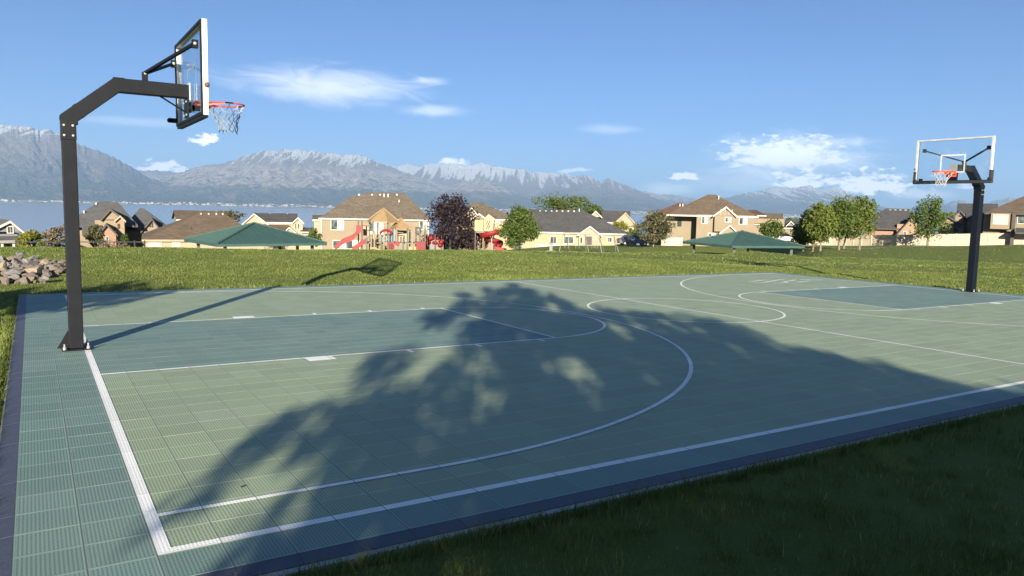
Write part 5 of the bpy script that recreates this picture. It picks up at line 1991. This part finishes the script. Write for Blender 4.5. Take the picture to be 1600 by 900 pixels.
def tree(name, label, cat, pos, height, rx, crown_lo, mat, n_clump=46, per=60, leaf=.22, trunk_r=None, seed=1, shape='oval', rough=.35, bark=None, group=None, ry=None, holes=.0, clump_r=None, up=.0, upright=0.0):
    """crown_lo: height where the crown starts; shape oval, cone, vase"""
    rng = np.random.default_rng(seed)
    T = empty(name, pos)
    tag(T, label, cat, group)
    ry = ry or rx
    ch = height - crown_lo
    cz = crown_lo + ch / 2
    cr = clump_r or rx * .34
    cen = []
    while len(cen) < n_clump:
        q = rng.uniform(-1, 1, 3)
        rr = np.linalg.norm(q)
        if rr > 1 or (rr < .45 and rng.random() < .6):
            continue
        z = (q[2] + 1) / 2
        if shape == 'cone':
            wd = (1 - z) ** .8
            q = np.array([q[0] / max(.3, math.sqrt(max(1e-3, 1 - q[2] ** 2))) * wd, q[1] / max(.3, math.sqrt(max(1e-3, 1 - q[2] ** 2))) * wd, q[2]])
        elif shape == 'bell':
            wd = 1.12 - .62 * z
            q = np.array([q[0] * wd, q[1] * wd, q[2]])
        elif shape == 'vase':
            wd = .45 + .6 * z
            q = np.array([q[0] * wd * 1.15, q[1] * wd * 1.15, q[2]])
        j = 1 + rng.normal() * rough * .35
        cen.append((q[0] * (rx - cr * .5) * j, q[1] * (ry - cr * .5) * j, cz + q[2] * (ch / 2 - cr * .35) * (1 + rng.normal() * rough * .12)))
    cen = np.array(cen)
    allp, tint = [], []
    for c_ in cen:
        r_ = cr * rng.uniform(.55, 1.25)
        m = int(per * rng.uniform(.6, 1.3))
        d = rng.normal(size=(m, 3))
        d /= np.linalg.norm(d, axis=1)[:, None]
        rad = r_ * rng.uniform(.25, 1.0, m) ** .6
        p = c_ + d * rad[:, None] * np.array([1, 1, .8 + upright])
        allp.append(p)
        tint.append(np.clip(rng.uniform(.15, .75) + rng.normal(size=m) * .16, 0, 1))
    allp = np.concatenate(allp)
    tint = np.concatenate(tint)
    v, f, tn = leaves(allp, leaf, rng, tint, up)
    crown = link('crown', mesh_np('crown', v, f, mat, tn), T)
    tips = cen[rng.permutation(len(cen))[:min(16, len(cen))]]
    tr_r = trunk_r or height * .022
    tr = limb_mesh((0, 0, -.25), tips, tr_r, rng, trunk_top=(rng.normal() * .1, rng.normal() * .1, cz + ch * .22)).build('trunk', bark or BARK, T, smooth=True)
    return T


L_GREEN = leaf_mat('green_leaves', (.030, .055, .012), (.110, .150, .030))
L_BRIGHT = leaf_mat('bright_green_leaves', (.050, .080, .014), (.165, .195, .036))
L_PLUM = leaf_mat('dark_purple_leaves', (.010, .007, .010), (.040, .024, .028), .15)
L_OLIVE = leaf_mat('olive_needles', (.030, .036, .014), (.115, .105, .050), .1)
L_BROWN = leaf_mat('dry_brown_twigs', (.07, .055, .032), (.21, .165, .10), .1)
L_YELLOW = leaf_mat('yellow_green_leaves', (.10, .11, .014), (.24, .23, .04))


def px_tree(px, dist, ptop, half_w, low_py, **kw):
    """tree standing on the ground along a bearing; sizes read in the picture at that distance"""
    g = on_ground(px, dist)
    if kw.pop('z_from_low', False):
        g[2] = float(at_dist(px, low_py, dist)[2])
    top = float(at_dist(px, ptop, dist)[2]) - g[2]
    lo = float(at_dist(px, low_py, dist)[2]) - g[2]
    lo = max(-.35, lo) if low_py >= 398 else max(.1, lo)
    d = ray(px, 400)
    sc = dist / FPX * (1 / math.cos(math.atan2(d[0], d[1]) - YAW)) ** -1 * 1.0
    return tree(pos=tuple(g), height=top, rx=half_w * sc, crown_lo=lo, **kw)


GT = 'trees around the park'
px_tree(703, 79, 300, 50, 391, name='plum_tree', label='dark purple leaved plum tree beside the playground', cat='tree', mat=L_PLUM, n_clump=130, per=62, leaf=.24, seed=3, rough=.45, shape='bell', group=GT, upright=.2, clump_r=.75)
px_tree(742, 78, 360, 20, 400, name='plum_shrub', label='low dark plum shrub at the foot of the spiral slide', cat='shrub', mat=L_PLUM, n_clump=46, per=46, leaf=.2, seed=4, rough=.5, group=GT)
px_tree(684, 80, 362, 29, 400, name='plum_shrub', label='dark plum shrub under the plum tree next to the red climber', cat='shrub', mat=L_PLUM, n_clump=50, per=46, leaf=.2, seed=14, rough=.4, group=GT)
px_tree(720, 81, 360, 26, 400, name='plum_shrub', label='dark plum shrub under the middle of the plum tree', cat='shrub', mat=L_PLUM, n_clump=46, per=46, leaf=.2, seed=15, rough=.4, group=GT)
px_tree(811, 72, 320.5, 37, 392, name='round_tree', label='dense round green tree with foliage down to the grass', cat='tree', mat=L_GREEN, n_clump=150, per=75, leaf=.22, seed=5, rough=.3, group=GT, clump_r=.62, shape='bell')
px_tree(882, 150, 303, 44, 336, name='broadleaf_tree', label='green tree top rising behind the charcoal ranch roof', cat='tree', mat=L_GREEN, n_clump=60, per=45, leaf=.42, seed=6, rough=.6, group=GT)
px_tree(924, 152, 318, 16, 338, name='broadleaf_tree', label='small green tree top above the right end of the charcoal roof', cat='tree', mat=L_GREEN, n_clump=26, per=40, leaf=.36, seed=66, rough=.6, group=GT)
px_tree(965, 126, 343, 14, 362, name='broadleaf_tree', label='yellow green tree top left of the cream gable', cat='tree', mat=L_YELLOW, n_clump=24, per=40, leaf=.3, seed=67, rough=.6, group=GT)
px_tree(990, 114, 352, 13, 380, name='broadleaf_tree', label='loose green tree between the yellow house and the pine', cat='tree', mat=L_GREEN, n_clump=26, per=40, leaf=.28, seed=68, rough=.6, group=GT)
px_tree(1020, 98, 329, 31, 381, name='pine_tree', label='olive brown scrubby pine right of the yellow house', cat='tree', mat=L_OLIVE, n_clump=85, per=50, leaf=.26, seed=7, rough=.6, group=GT, up=.4, clump_r=.62, bark=BARK_PALE)
px_tree(1203, 112, 342, 21, 373, name='broadleaf_tree', label='green tree just right of the two storey tan house', cat='tree', mat=L_GREEN, n_clump=50, per=50, leaf=.28, seed=8, rough=.4, group=GT)
for k, (px, d, pt, hw, lo, mt, lab) in enumerate([
        (1254, 93, 350, 15, 381, L_GREEN, 'smallest dark green tree at the left end of the tree row'),
        (1268, 88, 326, 18, 381, L_BRIGHT, 'bright green tree second from left in the tree row'),
        (1281, 84, 316, 22, 376, L_BRIGHT, 'tall bright green tree third in the row, pale trunk'),
        (1310, 87, 307, 24, 371, L_GREEN, 'tall green tree in the middle of the tree row'),
        (1318, 97, 312, 20, 372, L_GREEN, 'green tree behind the middle of the tree row'),
        (1342, 92, 307.5, 23, 371, L_BRIGHT, 'tall green tree at the right end of the tree row')]):
    px_tree(px, d, pt, hw * 1.22, lo, name='park_tree', label=lab, cat='tree', mat=mt, n_clump=95, per=60, leaf=.24, seed=20 + k, rough=.4, group=GT, bark=BARK_PALE, upright=.5, clump_r=.6, trunk_r=.12)
px_tree(1448, 119, 307, 29, 372, name='park_tree', label='single green tree standing before the fence near the right hoop', cat='tree', mat=L_GREEN, n_clump=85, per=55, leaf=.28, seed=30, rough=.45, group=GT, bark=BARK_PALE, upright=.5, clump_r=.85, trunk_r=.16)
px_tree(47, 62, 355, 20, 398, name='shrub', label='yellow green rounded shrub by the rail fence at left', cat='shrub', mat=L_YELLOW, n_clump=34, per=50, leaf=.2, seed=31, rough=.4, group=GT, z_from_low=True)
px_tree(86, 66, 350, 21, 398, name='dry_shrub', label='dry brown twiggy shrub left of the hoop pole', cat='shrub', mat=L_BROWN, n_clump=40, per=50, leaf=.18, seed=32, rough=.5, group=GT, z_from_low=True)
px_tree(150, 70, 350, 21, 390, name='pine_tree', label='scrubby olive pine just right of the hoop pole', cat='tree', mat=L_OLIVE, n_clump=48, per=46, leaf=.2, seed=33, rough=.7, group=GT, up=.4, shape='cone', z_from_low=True)
px_tree(176, 64, 376, 26, 398, name='dry_shrub', label='low dry shrubs along the rail fence before the brick gable', cat='shrub', mat=L_BROWN, n_clump=26, per=40, leaf=.16, seed=34, rough=.5, group=GT, z_from_low=True)
px_tree(195.5, 64, 366, 6.5, 379, name='small_tree', label='tiny round green tree before the tall tan gable', cat='tree', mat=L_GREEN, n_clump=16, per=40, leaf=.16, seed=35, rough=.4, group=GT)
px_tree(490, 92, 357, 15, 384, name='shrub', label='leafy green shrub at the left corner of the big tan house', cat='shrub', mat=L_GREEN, n_clump=36, per=46, leaf=.24, seed=36, rough=.5, group=GT)
px_tree(362, 112, 328, 24, 348, name='broadleaf_tree', label='thin olive tree top above the long brown roof', cat='tree', mat=L_OLIVE, n_clump=22, per=26, leaf=.3, seed=37, rough=.8, group=GT)
px_tree(586, 104, 366, 12, 388, name='shrub', label='green shrub behind the playground posts', cat='shrub', mat=L_GREEN, n_clump=18, per=40, leaf=.22, seed=38, rough=.5, group=GT)
px_tree(1232, 240, 341, 16, 352, name='broadleaf_tree', label='distant dark trees left of the tree row', cat='tree', mat=L_GREEN, n_clump=30, per=40, leaf=.5, seed=39, rough=.5, group=GT)
px_tree(1477, 230, 331, 14, 345, name='broadleaf_tree', label='distant dark tree right of the single park tree', cat='tree', mat=L_GREEN, n_clump=26, per=40, leaf=.5, seed=40, rough=.5, group=GT)

# shade trees standing behind the photographer; their shade lies across the court
_sa = math.radians(31.6)
AX, RX = np.array([math.sin(_sa), math.cos(_sa)]), np.array([math.cos(_sa), -math.sin(_sa)])


def shade_tree(lat, back, label, height, rx, lo, seed, **kw):
    p = CAM[:2] - AX * back + RX * lat
    z = gz(p[0], p[1])
    return tree('shade_tree', label, 'tree', (p[0], p[1], z), height, rx, lo, L_GREEN, seed=seed, leaf=kw.pop('leaf', .17), group='shade trees behind the photographer', **kw)


# outline of the shade on the court, carried back along the sun to where the trees stand (sideways, height)
SH = [(-2.15, 4.2), (-2.05, 4.95), (-1.85, 4.75), (-1.6, 4.85), (-1.45, 5.4), (-1.3, 5.95), (-1.15, 6.35), (-1.0, 6.75), (-.4, 7.4), (.2, 7.55), (.7, 7.5), (1.2, 7.05), (1.5, 6.7), (1.8, 6.62), (2.2, 6.72), (2.6, 6.62),
      (3.1, 6.5), (3.5, 6.5), (3.75, 6.15), (4.0, 5.85), (4.4, 5.62), (4.8, 5.38), (5.4, 5.2), (5.9, 5.05), (6.6, 4.95), (7.6, 5.0), (9.0, 5.0), (11, 4.9)]
BACK = 9.0
SH_DROP = (14.0 - BACK) * math.tan(SUN_EL)
TREES = [(.1, 'tall shade tree behind the photographer, its shade peaks on the court'), (3.0, 'second shade tree behind the photographer toward the right'),
         (6.0, 'lower shade tree behind the photographer at the right'), (8.8, 'shade tree behind the photographer far to the right')]
rs = np.random.default_rng(411)
buckets = {k: [] for k in range(len(TREES))}


def sh_top(lat):
    return float(np.interp(lat, [q[0] for q in SH], [q[1] for q in SH])) - SH_DROP


cands = []
for lat in np.arange(-1.95, 10.4, .27):           # a rim of leafy twigs along the outline
    for q in range(2):
        r = rs.uniform(.14, .30)
        low_ = .85 if lat < -1.5 else 1.3
        cands.append((max(-1.82, lat + rs.normal() * .1), sh_top(lat) - r * rs.uniform(.3, low_) - abs(rs.normal()) * .10, min(r, .2) if lat < -1.5 else r))
HOLES = ((-.92, 5.72, .30, .32), (-.55, 6.25, .26, .18), (-.95, 5.15, .22, .16), (-.2, 5.35, .16, .14), (.9, 5.35, .12, .10), (3.4, 5.55, .26, .10), (-1.5, 4.5, .12, .14), (-.9, 4.45, .14, .12), (1.7, 5.9, .14, .1))
for layer in range(3):
    for la in np.arange(-2.1, 10.6, .30):
        for hb in np.arange(1.0, 6.5, .30):
            lat, h = la + rs.uniform(-.15, .15), hb + rs.uniform(-.15, .15)
            r = rs.uniform(.22, .38)
            h14 = h + SH_DROP
            if h + r * (1.7 if lat < 4 else 1.0) > sh_top(lat) or lat - r * .9 < (-1.95 if h14 > 4.6 else -1.42):
                continue
            if layer == 2 and (lat < .3 or h14 > 5.2):
                continue
            if layer == 1 and lat < 1.2 and h14 > 4.7 and rs.random() < .6:
                continue
            # open places in the crown where light flecks fall
            if any(((lat - a) / (c + r * .25)) ** 2 + ((h14 - b_) / (d + r * .2)) ** 2 < 1 for a, b_, c, d in HOLES):
                continue
            cands.append((lat, h, r))
for lat, h, r in cands:
    dd = rs.uniform(-1.3, 1.3)
    k = int(np.argmin([abs(lat - q[0]) for q in TREES]))
    buckets[k].append((lat - TREES[k][0], dd, h + dd * math.tan(SUN_EL), r))
for k, (lat0, lab) in enumerate(TREES):
    p = CAM[:2] - AX * BACK + RX * lat0
    z0 = gz(p[0], p[1])
    T_ = empty('shade_tree', (p[0], p[1], z0))
    tag(T_, lab, 'tree', 'shade trees behind the photographer')
    pts_, tn_ = [], []
    cs_ = []
    for (dl, dd, h, r) in buckets[k]:
        c_ = np.array([*(RX * dl - AX * dd), h - z0])
        cs_.append(c_)
        m = int(110 * (r / .3) ** 2)
        d_ = rs.normal(size=(m, 3))
        d_ /= np.linalg.norm(d_, axis=1)[:, None]
        pts_.append(c_ + d_ * (r * rs.uniform(.1, 1, m) ** .6)[:, None])
        tn_.append(np.full(m, rs.uniform(.2, .8)))
    v_, f_, t_ = leaves(np.concatenate(pts_), .13, rs, np.concatenate(tn_))
    link('crown', mesh_np('crown', v_, f_, L_GREEN, t_), T_)
    cs_ = np.array(cs_)
    limb_mesh((0, 0, -.25), cs_[rs.permutation(len(cs_))[:14]], .13, rs, trunk_top=(0, 0, cs_[:, 2].max() * .72)).build('trunk', BARK, T_, smooth=True)
shade_tree(-9.3, 0.0, 'unseen low tree added at left, crown flattened to shade the far corner', 3.62, 3.3, 2.80, 44, n_clump=70, per=90, rough=.2, clump_r=.5, ry=2.0)  # unseen caster, its flat crown shaped to the far-corner shade

# ------------------------------------------------------------------ rock pile on the left
ROCK_G = pm('grey_quarry_rock', (.115, .112, .115), (.18, .172, .17), 3, .95, .8, 9)
ROCK_T = pm('tan_quarry_rock', (.27, .215, .15), (.20, .16, .115), 3, .95, .8, 9)
rr = random.Random(12)


def rock_mesh(seed):
    rng = np.random.default_rng(seed)
    bm = bmesh.new()
    bmesh.ops.create_icosphere(bm, subdivisions=2, radius=1)
    rng.random()
    ns = [(rng.normal(size=3), rng.uniform(.30, .62)) for _ in range(9)]
    for v in bm.verts:
        for n, d in ns:
            n_ = Vector(n / np.linalg.norm(n))
            k = v.co.dot(n_)
            if k > d:
                v.co -= n_ * (k - d)
        v.co += Vector(rng.normal(size=3)) * .006
    me = bpy.data.meshes.new('rock')
    bm.to_mesh(me)
    bm.free()
    return me


rock_g = [rock_mesh(k) for k in range(6)]
rock_t = []
for m_ in rock_g:
    c_ = m_.copy()
    c_.materials.append(ROCK_T)
    rock_t.append(c_)
    m_.materials.append(ROCK_G)
# the large ones read from the photograph: px, py, size in px, tan?
BIG = [(19, 405, 17, 1, 'pale cream boulder at the back left of the rock pile'), (50, 404, 15, 0, 'grey upright boulder at the top of the rock pile'), (70, 413, 15, 1, 'tan flat boulder at the back right of the rock pile'),
       (56, 426, 28, 1, 'largest tan boulder at the front of the rock pile'), (42, 435, 14, 1, 'low tan slab at the front edge of the rock pile'), (66, 436, 12, 0, 'low grey slab right of the largest tan boulder'),
       (26, 412, 20, 0, 'big grey boulder below the cream one'), (33, 421, 16, 0, 'grey boulder in the middle of the rock pile'), (12, 428, 20, 0, 'long grey slab at the lower left of the rock pile'),
       (6, 418, 16, 1, 'tan boulder at the left picture edge'), (45, 411, 22, 0, 'flat grey slab behind the largest tan boulder'), (80, 419, 13, 0, 'grey tan boulder under the right tan boulder'),
       (84, 409, 12, 0, 'small grey boulder at the right back of the rock pile'), (92, 415, 11, 0, 'small dark boulder nearest the hoop pole'), (18, 434, 14, 0, 'dark grey boulder at the front left of the rock pile'), (30, 400, 16, 0, 'flat grey boulder at the top edge of the rock pile'),
       (2, 408, 16, 0, 'dark boulder at the upper left edge of the rock pile')]


def rock_at(px, py, spx, tan, k):
    # the pile lies on the slope 22 to 26 m away
    d = np.interp(py, [398, 437], [26.5, 20.5])
    g = on_ground(px, d)
    zt = float(at_dist(px, py, d)[2])
    sc = spx / FPX * d * .74
    o = link('rock', (rock_t if tan else rock_g)[k % 6])
    o.location = (g[0], g[1], max(g[2] + sc * .12, min(zt, g[2] + sc * .6 + .25)))
    o.scale = (sc * 1.15, sc * rr.uniform(.7, 1.0), sc * rr.uniform(.55, .8))
    o.rotation_euler = (rr.uniform(-.35, .35), rr.uniform(-.35, .35), rr.uniform(0, 6.28))
    return o


GR = 'boulders of the rock pile at left'
for k, (px, py, s, tan, lab) in enumerate(BIG):
    tag(rock_at(px, py, s, tan, k), lab, 'rock', GR)
bmv, bmf = [], []
for k in range(260):
    px = rr.uniform(-60, 100)
    lo, hi = 403 + max(0, px - 70) * .2, 437 - max(0, px - 70) * .55
    py = rr.uniform(lo, hi)
    d = np.interp(py, [398, 437], [26.5, 20.5])
    g = on_ground(px, d)
    me = rock_g[k % 6]
    sc = rr.uniform(.06, .20)
    rot = Matrix.Rotation(rr.uniform(0, 6.28), 3, 'Z') @ Matrix.Rotation(rr.uniform(-.5, .5), 3, 'X')
    i0 = len(bmv)
    for v in me.vertices:
        q = rot @ Vector((v.co.x * sc, v.co.y * sc * .8, v.co.z * sc * .7))
        bmv.append((q.x + g[0], q.y + g[1], q.z + g[2] + sc * .25))
    bmf += [tuple(i0 + i for i in p.vertices) for p in me.polygons]
me = bpy.data.meshes.new('rubble')
me.from_pydata(bmv, [], bmf)
me.materials.append(pm('brown_rubble', (.10, .075, .065), (.16, .13, .11), 3, .95, .6, 9))
tag(link('rubble', me), label='small broken stones between the boulders of the pile', cat='rubble', kind='stuff')

# a dry leaf blown onto the tiles
q_ = to_court(380, 762)
lf = MB()
for k in range(6):
    a0, a1 = k * math.pi / 3, (k + 1) * math.pi / 3
    r0, r1 = (.024, .012)[k % 2], (.012, .024)[k % 2]
    lf.poly([(0, 0, .004), (r0 * math.cos(a0), r0 * math.sin(a0), .009), (r1 * math.cos(a1), r1 * math.sin(a1), .007)])
lo_ = lf.build('dead_leaf', pm('dry_leaf', (.05, .035, .02), (.08, .05, .03), 40, .9))
lo_.location = (q_[0], q_[1], q_[2] + .001)
tag(lo_, 'small dark dry leaf lying on the court near the front corner', 'leaf')

# ------------------------------------------------------------------ grass blades
gmat = leaf_mat('grass_blades', (.058, .095, .016), (.205, .245, .060), .3, (.38, .34, .18))
gdry = (.26, .22, .10)


def visible(x, y, z, pad=30):
    rel = np.stack([x - CAM[0], y - CAM[1], z - CAM[2]], -1)
    zz = rel @ _fw
    u = 800 + FPX * (rel @ _R) / np.maximum(zz, .05)
    v = 450 - FPX * (rel @ _U) / np.maximum(zz, .05)
    return (zz > .3) & (u > -pad - 120) & (u < 1600 + pad + 120) & (v < 900 + pad * 4)


def grass(x, y, h, w, rng, lean=.45, bias=0.0):
    n = len(x)
    z = ground(x, y)
    a = rng.uniform(0, 2 * math.pi, n)
    la = rng.uniform(0, 2 * math.pi, n)
    hh = h * rng.uniform(.55, 1.3, n)
    ww = w * rng.uniform(.7, 1.3, n)
    dx, dy = np.cos(a) * ww / 2, np.sin(a) * ww / 2
    lx, ly = np.cos(la) * hh * lean * rng.uniform(.2, 1.2, n), np.sin(la) * hh * lean * rng.uniform(.2, 1.2, n)
    z0 = z - .012
    p0 = np.stack([x - dx, y - dy, z0], -1)
    p1 = np.stack([x + dx, y + dy, z0], -1)
    p2 = np.stack([x + dx * .7 + lx * .4, y + dy * .7 + ly * .4, z + hh * .6], -1)
    p3 = np.stack([x - dx * .7 + lx * .4, y - dy * .7 + ly * .4, z + hh * .6], -1)
    p4 = np.stack([x + lx, y + ly, z + hh * rng.uniform(.85, 1.0, n)], -1)
    v = np.stack([p0, p1, p2, p3, p4], 1).reshape(-1, 3)
    i = np.arange(n)[:, None] * 5
    tri = np.concatenate([i + [0, 1, 2], i + [0, 2, 3], i + [3, 2, 4]], 0)
    patch = .6 * fbm(x * .8, y * .8, 3, 21) + .4 * fbm(x * 5.0, y * 5.0, 2, 22)
    tint = np.clip(rng.uniform(.0, .85, n) + (patch - .5) * 1.9 + bias, 0, 1.25)
    tint = np.where(rng.uniform(0, 1, n) < .025, 2.0, tint)
    return v, tri, np.repeat(tint, 5)


def outside(x, y, m):
    return (x < CX0 - .118 - m) | (x > CX1 + .14 + m) | (y < CY0 - .15 - m) | (y > CY1 + .115 + m)


rg = np.random.default_rng(99)
V, Fc, Tn = [], [], []
off = 0


def add(x, y, h, w, lean=.45, bias=0.0):
    global off
    v, f, tn = grass(x, y, h, w, rg, lean, bias)
    V.append(v)
    Fc.append(f + off)
    Tn.append(tn)
    off += len(v)


def scatter(n, d0, d1, a0, a1):
    d = np.sqrt(rg.uniform(d0 * d0, d1 * d1, n))
    a = rg.uniform(a0, a1, n)
    return CAM[0] + d * np.sin(a), CAM[1] + d * np.cos(a)


aL, aR = azel(-140, 500)[0], azel(1760, 500)[0]
for (n, d0, d1, h, w) in ((52000, 1.6, 5.0, .042, .0044), (56000, 4.5, 9.0, .042, .0062), (40000, 9.0, 15.0, .042, .010)):
    x, y = scatter(n, d0, d1, aL, aR)
    k = outside(x, y, .0)
    z = ground(x, y)
    k &= visible(x, y, z)
    clump = fbm(x * 2.2, y * 2.2, 3, 31)
    k &= rg.uniform(0, 1, n) < np.clip(.25 + 1.6 * (clump - .25), .15, 1)
    hh = h * (.35 + 1.5 * np.clip(clump, 0, 1) * fbm(x * 6, y * 6, 2, 23) * 1.6)
    add(x[k], y[k], hh[k], w, .45, .38 if d0 < 9 else .12)
# longer tufts here and there along the near edge
x, y = scatter(2600, 2.0, 12, aL, aR)
k = outside(x, y, .03) & (fbm(x * 1.1, y * 1.1, 2, 51) > .5)
for cx_, cy_ in zip(x[k], y[k]):
    m = 16
    add(cx_ + rg.normal(size=m) * .03, cy_ + rg.normal(size=m) * .03, np.full(m, rg.uniform(.06, .12)), .0045, .8)
# the lawn and slope beyond the court
for (n, d0, d1, h, w) in ((110000, 12, 24, .036, .010), (150000, 22, 34, .032, .014), (60000, 33, 60, .034, .03), (12000, 60, 128, .04, .08)):
    x, y = scatter(n, d0, d1, aL, aR)
    z = ground(x, y)
    k = outside(x, y, .0) & visible(x, y, z)
    clump = fbm(x * 1.3, y * 1.3, 3, 33)
    add(x[k], y[k], (h * (.6 + .8 * clump))[k], w, .5)
# fringe growing over the slab edges
def fringe(n, x0, x1, y0, y1, h, w):
    x = rg.uniform(x0, x1, n)
    y = rg.uniform(y0, y1, n)
    add(x, y, np.full(n, h), w, .7)


fringe(9000, CX0 - .3, 12, CY0 - .28, CY0 - .165, .075, .0045)
fringe(5000, CX0 - .26, CX0 - .128, -7, CY1, .07, .006)
fringe(4500, CX0, CX1, CY1 + .13, CY1 + .35, .11, .02)
fringe(2500, CX1 + .17, CX1 + .4, CY0, CY1, .09, .02)
me = mesh_np('grass', np.concatenate(V), np.concatenate(Fc), gmat, np.concatenate(Tn))
tag(link('grass', me), label='short mown grass blades of the park lawn', cat='grass', kind='stuff')
